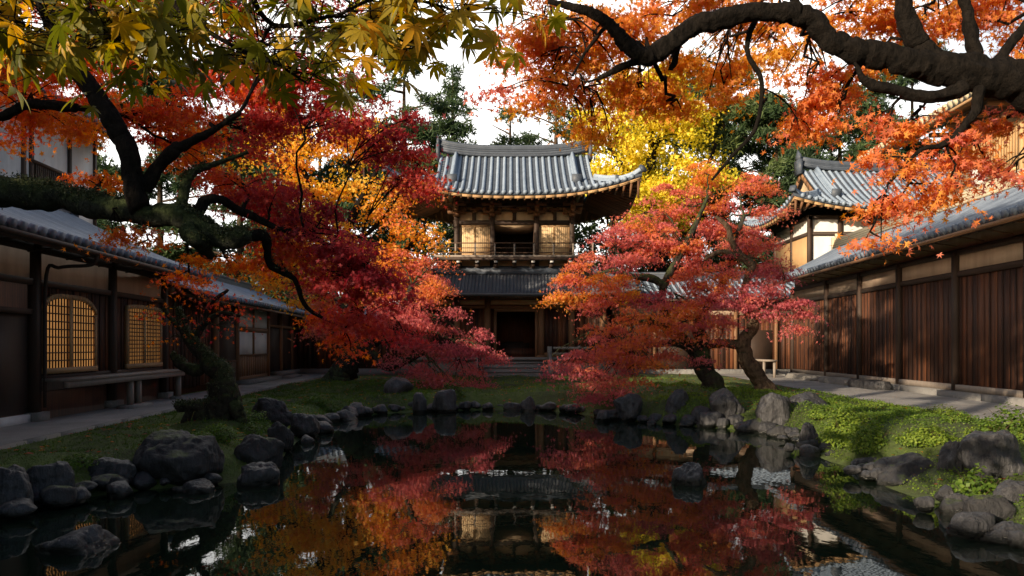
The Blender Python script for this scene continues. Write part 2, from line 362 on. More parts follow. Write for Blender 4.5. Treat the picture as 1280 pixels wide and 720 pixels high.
# ------------------------------------------------------------------ roofs
def slope_sheet(S, xs, tmax, mb_base, mb_rib, rib_r=.075, courses=14, ribs=None, thick=.10, disc=True, rib_seg=12, cap=None):
    """S(x,t) -> point on the slope; tmax(x) how far up it reaches at x. Stepped courses, round rib tiles with end discs."""
    ts = np.linspace(0, 1, courses+1); rows = []
    for i in range(courses):
        for (t, up) in ((ts[i], .028), (ts[i+1]-1e-4, 0.0)):
            rows.append([S(x, min(t, tmax(x)))+np.array([0, 0, up]) for x in xs])
    under = [[S(x, min(t, tmax(x)))-np.array([0, 0, thick]) for x in xs] for t in np.linspace(1, 0, 9)]
    mb_base.grid(np.array(under+rows))
    if ribs is None: return
    for x in ribs:
        tm = tmax(x)
        if tm < .03: continue
        T = np.linspace(0, tm, max(3, int(rib_seg*tm)+1)); C = np.array([S(x, t) for t in T]); dx = S(x+.01, 0)-S(x-.01, 0); dx = nrm(dx)
        tg_ = nrm(np.gradient(C, axis=0)); up = nrm(np.cross(np.broadcast_to(dx, tg_.shape), tg_)); up = np.where(up[:, 2:3] < 0, -up, up)
        rows_ = []
        for a in np.linspace(-.15, math.pi+.15, 7): rows_.append(C+np.cos(a)*rib_r*dx+(np.sin(a)*rib_r*1.15)[..., None]*up if False else C+np.cos(a)*rib_r*dx+up*(np.sin(a)*rib_r*1.15))
        G = np.stack(rows_, 1); mb_rib.grid(G)
        if disc:
            c = C[0]+up[0]*rib_r*.35; t0 = tg_[0]
            (cap or mb_rib).tube([c-t0*.05, c+t0*.03], [rib_r*1.28]*2, 10)

def gable_roof(fr, e_d, e_z, r_d, r_z, b_d, u0, u1, parent, sag=.12, spacing=.30, rib_r=.07, ridge_mat='tile', ridge_h=.28, ridge_w=.34, soff='beam', raft=.45, wall_top=None, tilem='tile', ribm='tile_rib', names='roof'):
    """Roof along a wall line: eave at distance e_d/height e_z, ridge at r_d/r_z, back eave at b_d."""
    base = MB(fr); rib = MB(fr)
    def S1(u, t): return np.array([e_d+(r_d-e_d)*t, u, e_z+(r_z-e_z)*(t-sag*math.sin(math.pi*t)*.5)])
    def S2(u, t): return np.array([b_d+(r_d-b_d)*t, u, e_z+(r_z-e_z)*(t-sag*math.sin(math.pi*t)*.5)])
    xs = np.linspace(u0, u1, 9); rb = np.arange(u0+.1, u1, spacing)
    slope_sheet(S1, xs, lambda x: 1, base, rib, rib_r, 14, rb)
    slope_sheet(S2, xs, lambda x: 1, base, rib, rib_r, 8, None)
    ro = base.build('roof', M[tilem], parent)
    rib.build('rib_tiles', M[ribm], ro, smooth=True)
    rg = MB(fr); uu = u0-.05
    for k in range(4): rg.box(r_d-ridge_w/2+.03*k, r_d+ridge_w/2-.03*k, u0-.1, u1+.1, r_z-.02+ridge_h*k/4, r_z-.02+ridge_h*(k+1)/4-.008)
    rg.tube([(r_d, u0-.12, r_z+ridge_h), (r_d, u1+.12, r_z+ridge_h)], [.1, .1], 10)
    for u_ in (u0-.12, u1+.12):
        rg.box(r_d-.26, r_d+.26, u_-.05, u_+.05, r_z-.1, r_z+ridge_h+.12); rg.box(r_d-.1, r_d+.1, u_-.045, u_+.045, r_z+ridge_h+.1, r_z+ridge_h+.3)
    rg.build('ridge', M[ridge_mat], ro)
    ra = MB(fr)
    n = int((u1-u0)/raft)
    for i in range(n+1):
        u_ = u0+.1+(u1-u0-.2)*i/n
        a = S1(u_, 0)+np.array([-.06, 0, -.17]); b_ = S1(u_, .36)+np.array([0, 0, -.17]); ra.bar(a, b_, .07, .10)
    ra.bar(S1(u0, 0)+np.array([-.03, 0, -.165]), S1(u1, 0)+np.array([-.03, 0, -.165]), .05, .09)
    ra.build('rafters', M[soff], ro)
    return ro, S1

def planks(mb, d0, th, u0, u1, z0, z1, rng, wd=.24, batten=True):
    u = u0
    while u < u1-.02:
        l = min(wd*rng.uniform(.8, 1.2), u1-u); o = rng.uniform(-.006, .006)
        mb.box(d0, d0+th+o, u+.003, u+l-.003, z0, z1)
        if batten: mb.box(d0+th-.01, d0+th+.022, u+l-.02, u+l+.02, z0+.004, z1-.004)
        u += l

# ------------------------------------------------------------------ house with the lattice windows (left)
rng = np.random.default_rng(11)
root = empty('house', LF.w((0, 15, GZ)), 'long dark timber house with lamplit lattice windows and grey tiled roof along the gravel path', 'house')
mb = MB(LF)
mb.box(-4, -.06, -12, 20.4, .40, .98); mb.box(-4, -.06, -12, 20.4, 1.0, 3.1)  # unseen near end carried on past the camera to shade the left bank
planks(mb, -.06, .04, 8, 12.5, .62, 3.08, rng)
planks(mb, -.06, .04, 14.2, 20.4, 1.28, 3.08, rng, .3)
planks(mb, -.35, .03, 14.3, 20.4, .45, 1.1, rng, .3, False)
mb.build('wall', M['plank'], root)
mb = MB(LF); mb.box(-4, -.02, -12, 20.38, 3.13, 3.74); mb.box(-5, -.05, -12, 20.38, 3.88, 4.12); mb.build('plaster_band', M['ochre'], root)
mb = MB(LF)
mb.box(-.03, .05, 8, 20.45, 3.06, 3.18); mb.box(-.05, .06, 8, 20.5, 3.70, 3.88); mb.box(-.04, .04, 14.3, 20.4, 1.22, 1.32)
mb.box(-.03, .045, 12.6, 14.2, 2.5, 2.6)
mb.build('beam', M['beam'], root)
for u in (12.5, 14.22, 17.35, 20.35):
    p = MB(LF).box(-.09, .10, u-.09, u+.09, .62, 3.86); po = p.build('post', M['beam'], root)
    s_ = MB(LF); s_.box(-.2, .2, u-.2, u+.2, .40, .62); s_.build('footing', M['cutstone'], po)
mb = MB(LF); mb.box(-.10, -.04, 12.6, 14.1, .62, 2.5); mb.build('door', M['beam'], root)
mb = MB(LF); mb.box(-.3, .12, 9, 12.3, .40, .66); mb.box(-.3, .07, 12.7, 14.0, .40, .60); mb.build('plinth', M['white'], root)
def lattice_window(fr, d, u0, u1, z0, z1, parent, arch, paper, nbar, nrow, wood='gold_wood'):
    um = (u0+u1)/2; hw = (u1-u0)/2
    def top(u): return z1-(arch*((u-um)/hw)**4*1.0 if arch else 0)
    fm = MB(fr); us = np.linspace(u0, u1, 17)
    for a, b_ in zip(us[:-1], us[1:]):
        v = []
        for dd in (d, d+.07):
            v += [(dd, a, top(a)-.10), (dd, b_, top(b_)-.10), (dd, b_, top(b_)), (dd, a, top(a))]
        fm.add(v, [(0, 1, 2, 3), (7, 6, 5, 4), (0, 4, 5, 1), (3, 2, 6, 7), (0, 3, 7, 4), (1, 5, 6, 2)])
    fm.box(d, d+.07, u0, u0+.08, z0+.10, top(u0)-.1); fm.box(d, d+.07, u1-.08, u1, z0+.10, top(u1)-.1); fm.box(d, d+.075, u0-.02, u1+.02, z0, z0+.11)
    fm.box(d+.004, d+.062, um-.05, um+.05, z0+.11, z1-.10)
    win = fm.build('window', M[wood], parent)
    pn = MB(fr); us = np.linspace(u0+.03, u1-.03, 17); P = np.array([[(d+.012, u, z0+.03) for u in us], [(d+.012, u, top(u)-.04) for u in us]]); pn.grid(P); pn.build('pane', M[paper], win)
    lt = MB(fr)
    for i in range(1, nbar):
        u = u0+.08+(u1-u0-.16)*i/nbar
        if abs(u-um) < .06: continue
        lt.box(d+.018, d+.040, u-.011, u+.011, z0+.10, top(u)-.08)
    for j in range(1, nrow):
        z = z0+.1+(z1-z0-.2)*j/nrow
        for (a, b_) in ((u0+.08, um-.05), (um+.05, u1-.08)):
            if z < top(u0)-.12: lt.box(d+.022, d+.048, a, b_, z-.012, z+.012)
            else:
                k = hw*((z1-.1-z)/max(arch, .01))**.25; a2 = max(a, um-k); b2 = min(b_, um+k)
                if b2 > a2: lt.box(d+.022, d+.048, a2, b2, z-.012, z+.012)
    lt.build('lattice', M['slat'], win)
    return win
tag(lattice_window(LF, 0.0, 14.42, 16.55, 1.34, 2.96, root, .28, 'lamp_paper', 18, 9), 'arched double lattice window glowing amber')
tag(lattice_window(LF, 0.0, 18.05, 20.12, 1.34, 2.93, root, .06, 'lamp_paper', 20, 14), 'square fine lattice window glowing amber')
mb = MB(LF); mb.box(.05, .62, 14.32, 20.3, 1.20, 1.26); mb.box(.50, .60, 14.32, 20.3, 1.08, 1.197); bn = mb.build('veranda', M['greywood'], root)
for u in (17.2, 17.62, 20.1):
    l = MB(LF).box(.44, .56, u-.055, u+.055, .52, 1.08); l.build('leg', M['greywood'], bn)
mb = MB(LF); mb.box(.32, .70, 16.9, 17.95, .40, .525); mb.box(.34, .66, 19.9, 20.35, .40, .52); mb.build('foot_stone', M['cutstone'], bn)
ro, S1 = gable_roof(LF, .95, 3.86, -3.0, 5.62, -7, -12, 21.2, root, sag=.10, spacing=.29, ribm='tile_house')  # roof also runs on out of view, for the same shade
mb = MB(LF); g0 = (1.0, 8, 3.74); g1 = (1.0, 21.2, 3.72)
mb.tube([g0, g1], [.055, .055], 8)
for u in np.arange(12.2, 21, 1.3): mb.bar((.97, u, 3.72), (.3, u, 3.62), .02, .025)
mb.tube(smooth_line([(1.0, 14.6, 3.7), (.9, 14.6, 3.5), (.4, 14.4, 3.42), (.16, 14.35, 3.2), (.14, 14.35, .7)], 24), .035, 8)
mb.build('gutter', M['beam'], root)

# rear white-walled storey above that roof
root = empty('building', LF.w((-5, 22, GZ)), 'white plastered upper storey with dark barred window rising behind the lattice house', 'building')
mb = MB(LF); mb.box(-9, -5, 18, 27, .4, 9.7); mb.build('wall', M['white'], root)
mb = MB(LF)
for u in (18, 20.2, 22.6, 23.0, 25.2, 26.9): mb.box(-5.02, -4.93, u-.08, u+.08, 4.5, 9.5)
mb.box(-5.02, -4.92, 18, 27, 5.5, 5.66); mb.box(-5.02, -4.915, 18, 27, 9.3, 9.5); mb.build('beam', M['beam'], root)
mb = MB(LF); mb.box(-5.01, -4.96, 23.1, 25.1, 5.8, 7.5); wn = mb.build('window', M['beam'], root)
mb = MB(LF)
for u in np.arange(23.16, 25.1, .11): mb.box(-4.955, -4.90, u-.022, u+.022, 5.7, 7.55)
mb.box(-4.956, -4.88, 23.0, 25.2, 5.62, 5.72); mb.box(-4.956, -4.88, 23.0, 25.2, 7.5, 7.6); mb.build('lattice', M['slat'], wn)
gable_roof(LF, -4.0, 9.4, -7, 10.9, -10, 17.5, 27.6, root, spacing=.32)

# side wing with the white panels
root = empty('house', LF.w((0, 29, GZ)), 'low timber wing with white paper panels at the end of the path', 'house')
mb = MB(LF); mb.box(-4, -.35, 21.3, 39, .4, 3.68); planks(mb, -.35, .04, 21.3, 25.2, .6, 3.3, rng, .3); planks(mb, -.35, .04, 36.5, 39, .6, 3.3, rng, .3); mb.build('wall', M['plank'], root)
mb = MB(LF)
for u in (25.3, 27.6, 31.95, 34.2, 36.4): mb.box(-.32, -.12, u-.09, u+.09, .5, 3.5)
mb.box(-.33, -.13, 21.3, 39, 3.42, 3.58); mb.box(-.31, -.14, 32, 39, 2.7, 2.82); mb.build('post', M['brown'], root)
mb = MB(LF); mb.box(-.315, -.2, 25.42, 27.5, .5, 3.1); d = mb.build('door', M['beam'], root)
mb = MB(LF); mb.box(-.2, -.17, 25.5, 26.4, .6, 1.3); mb.box(-.2, -.17, 26.5, 27.45, .6, 1.3); mb.box(-.205, -.165, 25.42, 27.5, 1.3, 1.36); mb.build('panel', M['plank'], d)
mb = MB(LF); mb.box(-.3, -.18, 27.7, 31.85, .5, .72); mb.box(-.3, -.17, 27.7, 31.85, 2.44, 2.62)
mb.box(-.3, -.17, 29.68, 29.86, 1.5, 3.42); mb.build('beam', M['brown'], root)
mb = MB(LF)
for a, b_ in ((27.75, 29.66), (29.88, 31.83)): mb.box(-.3, -.2, a, b_, 1.56, 2.43); mb.box(-.3, -.2, a, b_, 2.63, 3.4)
mb.build('paper_panel', M['whitepaper'], root)
mb = MB(LF); planks(mb, -.3, .1, 27.7, 31.85, .72, 1.5, rng, .3, False); mb.box(-.3, -.16, 27.7, 31.85, 1.5, 1.555); mb.build('panel', M['brown'], root)
for a, b_ in ((32.1, 34.1), (34.3, 36.3)):
    mb = MB(LF); mb.box(-.32, -.22, a, b_, .5, 2.7); mb.build('door', M['beam'], root)
mb = MB(LF); mb.box(-.2, .35, 27.4, 32.2, .40, .60); mb.box(-.2, .6, 32.6, 35, .40, .56); mb.box(-.2, .3, 32.4, 36, .56, .75); mb.build('step', M['plinth'], root)
gable_roof(LF, .55, 3.45, -2.6, 4.7, -5.4, 21.5, 39, root, spacing=.32, soff='soffit')

# ------------------------------------------------------------------ long plank-walled storehouse (right)
rng = np.random.default_rng(12)
root = empty('storehouse', RF.w((0, 24, GZ)), 'long storehouse of dark vertical planks under a plaster band and grey tiled roof', 'storehouse')
mb = MB(RF); mb.box(-6, -.05, 10, 35.2, .4, 4.55); planks(mb, -.05, .05, 10, 35.2, .80, 3.86, rng, .27); mb.build('wall', M['plank'], root)
mb = MB(RF); mb.box(-5.9, 0.0, 10, 35.1, 3.98, 4.46); mb.box(-5, -.04, 10, 35.1, 4.62, 5.22); mb.build('plaster_band', M['ochre'], root)
mb = MB(RF); mb.box(-.02, .07, 10, 35.25, 3.84, 4.0); mb.box(-.04, .08, 10, 35.3, 4.45, 4.62); mb.build('beam', M['beam'], root)
for u in (11.2, 14.5, 17.8, 21.0, 24.4, 27.5, 30.8, 35.1):
    MB(RF).box(-.04, .14, u-.085, u+.085, .64, 4.6).build('post', M['beam'], root)
mb = MB(RF); mb.box(-.1, .12, 10, 35.3, .62, .80); mb.build('sill', M['greywood'], root)
mb = MB(RF); u = 10.0
while u < 35.4:
    l = rng.uniform(1.4, 2.3); mb.box(-.1, .36+rng.uniform(-.015, .015), u, u+l-.015, .30, .625+rng.uniform(-.006, .006)); u += l
mb.build('plinth', M['plinth'], root)
mb = MB(RF); mb.box(.05, .10, 34.95, 35.05, .8, 3.8); mb.build('door', M['beam'], root)
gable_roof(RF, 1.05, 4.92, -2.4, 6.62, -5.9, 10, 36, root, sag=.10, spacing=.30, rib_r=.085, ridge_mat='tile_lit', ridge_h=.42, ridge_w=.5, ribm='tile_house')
mb = MB(RF); mb.tube([(1.1, 10, 4.78), (1.1, 36, 4.76)], [.06, .06], 8)
for u in np.arange(12, 36, 1.2): mb.bar((1.08, u, 4.75), (.3, u, 4.62), .025, .03)
mb.build('gutter', M['brown'], root)
# stepping blocks at its foot
sl = [('long low stepping block of pale sunlit stone at the storehouse plinth', 26.6, 29.4, .42, .95, .26), ('flat topped dark stepping slab in front of the storehouse plinth', 23.9, 26.3, .45, 1.05, .30), ('far pale stone step beside the storehouse corner', 30.2, 33.6, .42, .9, .22)]
def rough_block(fr, u0, u1, d0, d1, z0, z1, seed, sub=6):
    rng = np.random.default_rng(seed); mb = MB(fr)
    u = np.linspace(-1, 1, 9); v, f = [], []
    def face(fn):
        P = np.array([[fn(a, b_) for b_ in u] for a in u]); mb.add(P.reshape(-1, 3), [(i*9+j, i*9+j+1, (i+1)*9+j+1, (i+1)*9+j) for i in range(8) for j in range(8)])
    def warp(p):
        p = np.array(p, float); q = np.sign(p)*np.abs(p)**1.0; r = 1-.05*(abs(p[0])*abs(p[1])+abs(p[1])*abs(p[2])+abs(p[0])*abs(p[2]))
        w_ = np.array([(d0+d1)/2+q[0]*r*(d1-d0)/2, (u0+u1)/2+q[1]*r*(u1-u0)/2, (z0+z1)/2+q[2]*r*(z1-z0)/2])
        nn = mnoise.noise_vector(Vector(w_*2.3+seed*3.1)); return w_+np.array(nn)*.035
    face(lambda a, b_: warp((a, b_, 1))); face(lambda a, b_: warp((1, a, b_))); face(lambda a, b_: warp((-1, b_, a))); face(lambda a, b_: warp((b_, 1, a))); face(lambda a, b_: warp((a, -1, b_)))
    return mb
for i, (lb, u0, u1, d0, d1, h) in enumerate(sl):
    tag(rough_block(RF, u0, u1, d0, d1, .38, GZ+h, 30+i).build('stepping_stone', M['cutstone'] if i != 1 else M['rock'], smooth=True), lb, 'stepping stone', 'stepping stones along the storehouse')

# rear wing behind the right maples, facing the garden
RW = Frame((5.2, 38.4, 0), (1, 0)); RL = 10.6   # x = -Y (towards the camera), y = +X
root = empty('house', RW.w((0, 4, GZ)), 'dark plank walled rear wing behind the twin maple trunks', 'house')
rng = np.random.default_rng(13)
mb = MB(RW); mb.box(-3, -.04, 0, RL, .4, 4.66); planks(mb, -.04, .05, 0, RL, .7, 3.4, rng, .26); mb.build('wall', M['plank'], root)
mb = MB(RW); mb.box(-2.9, .0, 0, RL, 3.5, 4.1); mb.build('plaster_band', M['ochre'], root)
for u in (.2, 2.2, 4.4, 6.4, 8.5, 10.4): MB(RW).box(-.02, .13, u-.08, u+.08, .45, 4.1).build('post', M['brown'], root)
mb = MB(RW); mb.box(-.1, .35, 0, RL, .3, .68); mb.build('plinth', M['plinth'], root)
for a, b_ in ((2.4, 4.2), (6.6, 8.3)):
    mb = MB(RW); mb.box(.012, .05, a, b_, .7, 2.7); mb.build('door', M['beam'], root)
gable_roof(RW, 1.2, 4.35, -1.6, 5.5, -4.2, -.3, RL, root, spacing=.32)

# garden bench by the rear wing
root = empty('bench', RF.w((1.6, 34.5, GZ)), 'plain weathered plank bench beyond the leaning maple trunk', 'bench')
mb = MB(RF); mb.box(1.35, 1.95, 33.2, 36.6, 1.18, 1.26); mb.build('seat', M['greywood'], root)
for u in (33.4, 36.4):
    for d in (1.42, 1.88): MB(RF).box(d-.05, d+.05, u-.06, u+.06, .42, 1.18).build('leg', M['greywood'], root)

# ------------------------------------------------------------------ irimoya (hip-and-gable) roof
def irimoya(parent, fr, cx, cy, a, b, g, z0, z1, tg, u, spacing, walls, ridge_h=.5, desc=True, rib_r=.085, soff='soffit', eave_m='gold_wood', pw=1.28, up=2.5):
    def zz(t): return z0+(z1-z0)*t**pw
    def lift(x, y): return u*(abs(x)/a)**up*(abs(y)/b)**up
    def SF(sg):
        return lambda x, t: np.array([cx+x, cy+sg*b*(1-t), zz(t)+lift(x, b*(1-t))])
    def SS(sg):
        return lambda y, t: np.array([cx+sg*(a-(a-g)*t/tg), cy+y, zz(t)+lift(a-(a-g)*t/tg, y)])
    def tF(x): return 1.0 if abs(x) <= g else max(0, tg*(a-abs(x))/(a-g))
    def tS(y): return min(tg, 1-abs(y)/b)
    base, rib = MB(fr), MB(fr)
    xs = np.concatenate([np.linspace(-a, -g-.001, 14), np.linspace(-g, g, 15), np.linspace(g+.001, a, 14)])
    ysd = np.concatenate([np.linspace(-b, -b*(1-tg), 12), np.linspace(-b*(1-tg), b*(1-tg), 9)[1:-1], np.linspace(b*(1-tg), b, 12)])
    nF = int(2*a/spacing); rb = np.linspace(-a+.12, a-.12, nF); nS = int(2*b/spacing); rs = np.linspace(-b+.12, b-.12, nS)
    for sg in (-1, 1):
        slope_sheet(SF(sg), xs, tF, base, rib, rib_r, 18, rb, .12, True, 14)
        slope_sheet(SS(sg), ysd, tS, base, rib, rib_r, 18, rs, .12, True, 14)
    ro = base.build('roof', M['tile'], parent); rib.build('rib_tiles', M['tile_rib'], ro, smooth=True)
    # gables
    for sg in (-1, 1):
        gx = cx+sg*(g-.35); T = np.linspace(tg, .97, 9); v = [(gx, cy-b*(1-t), zz(t)-.1) for t in T]+[(gx, cy+b*(1-t), zz(t)-.1) for t in T[::-1]]
        n = len(v); v2 = [(x-sg*.1, y, z) for x, y, z in v]; gb = MB(fr); gb.add(v+v2, [tuple(range(n)), tuple(range(n, 2*n))[::-1]]+[(i, (i+1) % n, n+(i+1) % n, n+i) for i in range(n)])
        go = gb.build('gable', M['cream'], ro)
        bb = MB(fr)
        for s2 in (-1, 1):
            pts = [np.array([cx+sg*(g-.02), cy+s2*b*(1-t), zz(t)-.18]) for t in np.linspace(tg*.95, .99, 8)]
            for p, q in zip(pts[:-1], pts[1:]): bb.bar(p, q, .08, .26)
        bb.build('bargeboard', M['brown'], go)
    # main ridge
    def sweep(mb, pts, w0, h0):
        P = np.asarray(pts, float); T = nrm(np.gradient(P, axis=0)); sd_ = nrm(np.cross(T, [0, 0, 1.0])); up_ = np.cross(sd_, T); n_ = len(P)
        V = np.stack([P-sd_*w0/2-up_*h0/2, P+sd_*w0/2-up_*h0/2, P+sd_*w0/2+up_*h0/2, P-sd_*w0/2+up_*h0/2], 1).reshape(-1, 3)
        mb.add(V, [(i*4+j, i*4+(j+1) % 4, i*4+4+(j+1) % 4, i*4+4+j) for i in range(n_-1) for j in range(4)]+[(3, 2, 1, 0), tuple(4*(n_-1)+j for j in range(4))])
    rg = MB(fr); X = np.linspace(-g-.08, g+.08, 15); rise = .32*(np.abs(X)/g)**3
    for k in range(4):
        hw = .26-.035*k; za = z1-.05+ridge_h*k/4; zb = z1-.05+ridge_h*(k+1)/4-.012
        sweep(rg, np.stack([cx+X, np.full(15, cy), (za+zb)/2+rise], 1), 2*hw, zb-za)
    rg.tube(np.stack([cx+X, np.full(15, cy), z1+ridge_h-.02+rise], 1), .13, 10)
    rg.build('ridge', M['tile'], ro)
    for sg in (-1, 1):
        e_ = MB(fr); x = cx+sg*(g+.12); zr = z1+.25
        e_.box(x-.09, x+.09, cy-.40, cy+.40, zr-.45, zr+.35); e_.box(x-.07, x+.07, cy-.28, cy+.28, zr+.35, zr+.62); e_.add([(x-.06, cy-.26, zr+.62), (x+.06, cy-.26, zr+.62), (x+.06, cy+.26, zr+.62), (x-.06, cy+.26, zr+.62), (x+sg*.05, cy, zr+.98)], [(0, 1, 4), (1, 2, 4), (2, 3, 4), (3, 0, 4)])
        e_.build('ridge_end', M['tile'], ro)
    def ridge_line(pts, w0, h0, name):
        r_ = MB(fr)
        for k in range(3):
            sweep(r_, np.array(pts)+np.array([0, 0, .06+h0*k/3]), w0-.07*k, h0/3-.01)
        r_.tube(np.array(pts)+np.array([0, 0, h0+.05]), .085, 8); o = r_.build(name, M['tile_rib'], ro)
        e_ = MB(fr); t = nrm(pts[0]-pts[1]); e_.bar(pts[0]+np.array([0, 0, .12]), pts[0]+t*.12+np.array([0, 0, .14]), w0+(.16 if name[0] == 'd' else .04), h0+(.36 if name[0] == 'd' else .16)); e_.build('ridge_end', M['tile'], o)
    if desc:
        for sg in (-1, 1):
            for s2 in (-1, 1):
                x = sg*(g-.85); ridge_line([SF(s2)(x, t) for t in np.linspace(tg*.92, .97, 9)], .34, .26, 'descending_ridge')
    for sg in (-1, 1):
        for s2 in (-1, 1):
            pts = []
            for t in np.linspace(0.0, tg*.98, 9):
                x = sg*(a-(a-g)*t/tg); p = SF(s2)(x, t); pts.append(p+np.array([0, 0, .07*(1-t/tg)**3]))
            ridge_line(pts[4:], .30, .22, 'corner_ridge'); ridge_line(pts[:5], .28, .16, 'corner_ridge')
    # fascia and rafters
    fa = MB(fr); ra = MB(fr); so_ = MB(fr); wx, wy = walls
    xs2 = np.linspace(-a+.06, a-.06, 25); ys2 = np.linspace(-b+.06, b-.06, 21)
    for sg in (-1, 1):
        P = [SF(sg)(x, 0)+np.array([0, -sg*.07, -.20]) for x in xs2]
        for p, q in zip(P[:-1], P[1:]): fa.bar(p, q, .07, .12)
        P = [SS(sg)(y, 0)+np.array([-sg*.07, 0, -.20]) for y in ys2]
        for p, q in zip(P[:-1], P[1:]): fa.bar(p, q, .07, .12)
        n = int(2*a/.34)
        for i in range(n+1):
            x = -a+.15+(2*a-.3)*i/n; tm = min(tF(x), (b-wy)/b); p = SF(sg)(x, 0)+np.array([0, -sg*.08, -.28])
            xe = x; q = SF(sg)(xe, tm); q[2] = min(q[2]-.28, zz(tm)-.25); ra.bar(p, q, .10, .12)
        n = int(2*b/.34)
        for i in range(n+1):
            y = -b+.15+(2*b-.3)*i/n; tm = min(tS(y), tg*(a-wx)/(a-g)); p = SS(sg)(y, 0)+np.array([-sg*.08, 0, -.28]); q = SS(sg)(y, tm)+np.array([0, 0, -.28]); ra.bar(p, q, .10, .12)
        # boarded soffit
        so_.grid(np.array([[SF(sg)(x, t*min(tF(x), .6))-np.array([0, 0, .19]) for x in xs] for t in np.linspace(.01, 1, 6)]))
        so_.grid(np.array([[SS(sg)(y, t*tS(y))-np.array([0, 0, .19]) for y in ysd] for t in np.linspace(.01, 1, 6)]))
    fa.build('fascia', M[eave_m], ro); ra.build('rafters', M['soffit'], ro); so_.build('soffit', M[soff], ro)
    return ro

# ------------------------------------------------------------------ temple hall
TX, TY = .12, 37.5
TF = Frame((TX, TY, 0), (1, 0))      # x = towards the camera, y = +X
rng = np.random.default_rng(21)
root = empty('temple', (TX, TY+2.2, GZ), 'two storeyed temple hall with curved grey tiled roof at the head of the pond', 'temple')
# stone platform and stairs
mb = MB(TF); mb.box(-5.5, .95, -5.6, 5.6, .3, 1.18); mb.box(-5.6, 1.1, -5.7, 5.7, 1.18, 1.31); pl = mb.build('platform', M['cutstone'], root)
for k in range(4):
    MB(TF).box(1.1+.34*(3-k), 1.06+.34*(4-k), -1.62, 1.62, .3, .40+.21*k).box(1.1+.34*(3-k), 1.1+.34*(4-k), -1.65, 1.65, .40+.21*k, .47+.21*k).build('step', M['cutstone'], pl)
for sx in (-1.85, 1.62):
    mb = MB(TF); mb.box(1.0, 1.22, sx-.0, sx+.22, 1.31, 1.31+.55); mb.box(2.2, 2.4, sx, sx+.22, .3, 1.15); mb.bar((1.1, sx+.11, 1.6), (2.3, sx+.11, .95), .14, .14); mb.build('stair_post', M['cutstone'], pl)
mb = MB(TF)
for s_ in (1,):
    mb.box(1.0, 1.1, 1.9, 4.8, 1.72, 1.84); mb.box(1.0, 1.1, 1.9, 4.8, 1.46, 1.55)
    for y in (3.2, 4.8): mb.box(.98, 1.12, y-.07, y+.07, 1.31, 1.9)
mb.build('rail', M['cutstone'], pl)
# lower storey
mb = MB(TF); mb.box(-4.6, -.15, -4.6, -1.05, 1.31, 4.4); mb.box(-4.6, -.15, 1.2, 4.6, 1.31, 4.4); mb.box(-4.6, -3.5, -1.05, 1.2, 1.31, 4.4); mb.box(-3.5, -.15, -1.05, 1.2, 3.785, 4.4)
planks(mb, -.15, .05, -4.6, -1.35, 1.6, 3.75, rng, .22); planks(mb, -.15, .05, 1.5, 4.6, 1.6, 3.75, rng, .22); mb.build('lower_wall', M['plank'], root)
mb = MB(TF); mb.box(-.10, -.03, -4.6, 4.6, 3.98, 4.22); mb.build('plaster_band', M['cream'], root)
mb = MB(TF); mb.box(-.12, .06, -4.7, 4.7, 3.78, 3.96); mb.box(-.12, .08, -4.7, 4.7, 4.24, 4.5); mb.box(-.12, .06, -4.7, -1.1, 1.31, 1.55); mb.box(-.12, .06, 1.3, 4.7, 1.31, 1.55)
mb.box(-.14, .02, -1.05, -.9, 1.31, 3.78); mb.box(-.14, .02, 1.05, 1.2, 1.31, 3.78); mb.box(-.14, .03, -1.0, 1.1, 3.62, 3.78); mb.build('beam', M['brown'], root)
for x in (-4.5, -2.9, -1.36, 1.36, 2.9, 4.5):
    c = MB(TF); c.tube([(.02, x, 1.31), (.02, x, 4.4)], [.16, .16], 12); c.box(-.2, .24, x-.22, x+.22, 1.30, 1.40); c.build('column', M['brown'], root, smooth=False)
dr = MB(TF); dr.box(-1.2, -1.1, -1.05, 1.2, 1.31, 1.75); dr.build('threshold', M['plank'], root)
dk = MB(TF); dk.box(-3.5, -.15, -1.05, 1.2, 1.302, 1.34); dk.build('floor_boards', M['plank'], root)
al = MB(TF); al.box(-2.6, -2.2, -.7, .8, 1.34, 2.05); al.box(-2.55, -2.25, -.4, .5, 2.05, 2.12); al.build('altar', M['beam'], root)
# lower pent roof with hipped corners
rt = MB(TF); rr = MB(TF)
LA, LB0 = 6.0, 2.1
def SL(x, t):
    d = 2.1*(1-t); return np.array([d, x, 4.42+1.22*t**1.15+.28*(abs(x)/LA)**4*(1-t)])
def tL(x): return 1.0 if abs(x) < 4.0 else (LA-abs(x))/(LA-4.0)
xs_ = np.concatenate([np.linspace(-LA, -4.001, 8), np.linspace(-4, 4, 9), np.linspace(4.001, LA, 8)])
slope_sheet(SL, xs_, tL, rt, rr, .05, 26, np.linspace(-5.9, 5.9, 70), .14, False, 8)
for sg in (-1, 1):
    def SLs(dd, t, sg=sg):
        y = sg*(LA-2.0*t); return np.array([dd, y, 4.42+1.22*t**1.15+.28*(max(dd, 0)/2.1)**4*(1-t)])
    def tLs(dd): return 1.0 if dd < 0 else max(0, 1-dd/2.1)
    slope_sheet(SLs, np.concatenate([np.linspace(-4.5, -.01, 5), np.linspace(0, 2.1, 9)]), tLs, rt, rr, .05, 20, np.arange(-4.4, 2.0, .18), .14, False, 8)
lr = rt.build('lower_roof', M['tile_dark'], root); rr.build('rib_tiles', M['tile_dark'], lr, smooth=True)
mb = MB(TF); mb.box(-.02, .36, -4.1, 4.1, 5.50, 5.80); mb.tube([(.17, -4.1, 5.8), (.17, 4.1, 5.8)], [.12, .12], 8)
for sg in (-1, 1): mb.bar((.2, sg*4.0, 5.66), (2.0, sg*5.9, 4.86), .26, .22)
mb.build('roof_crest', M['tile'], lr)
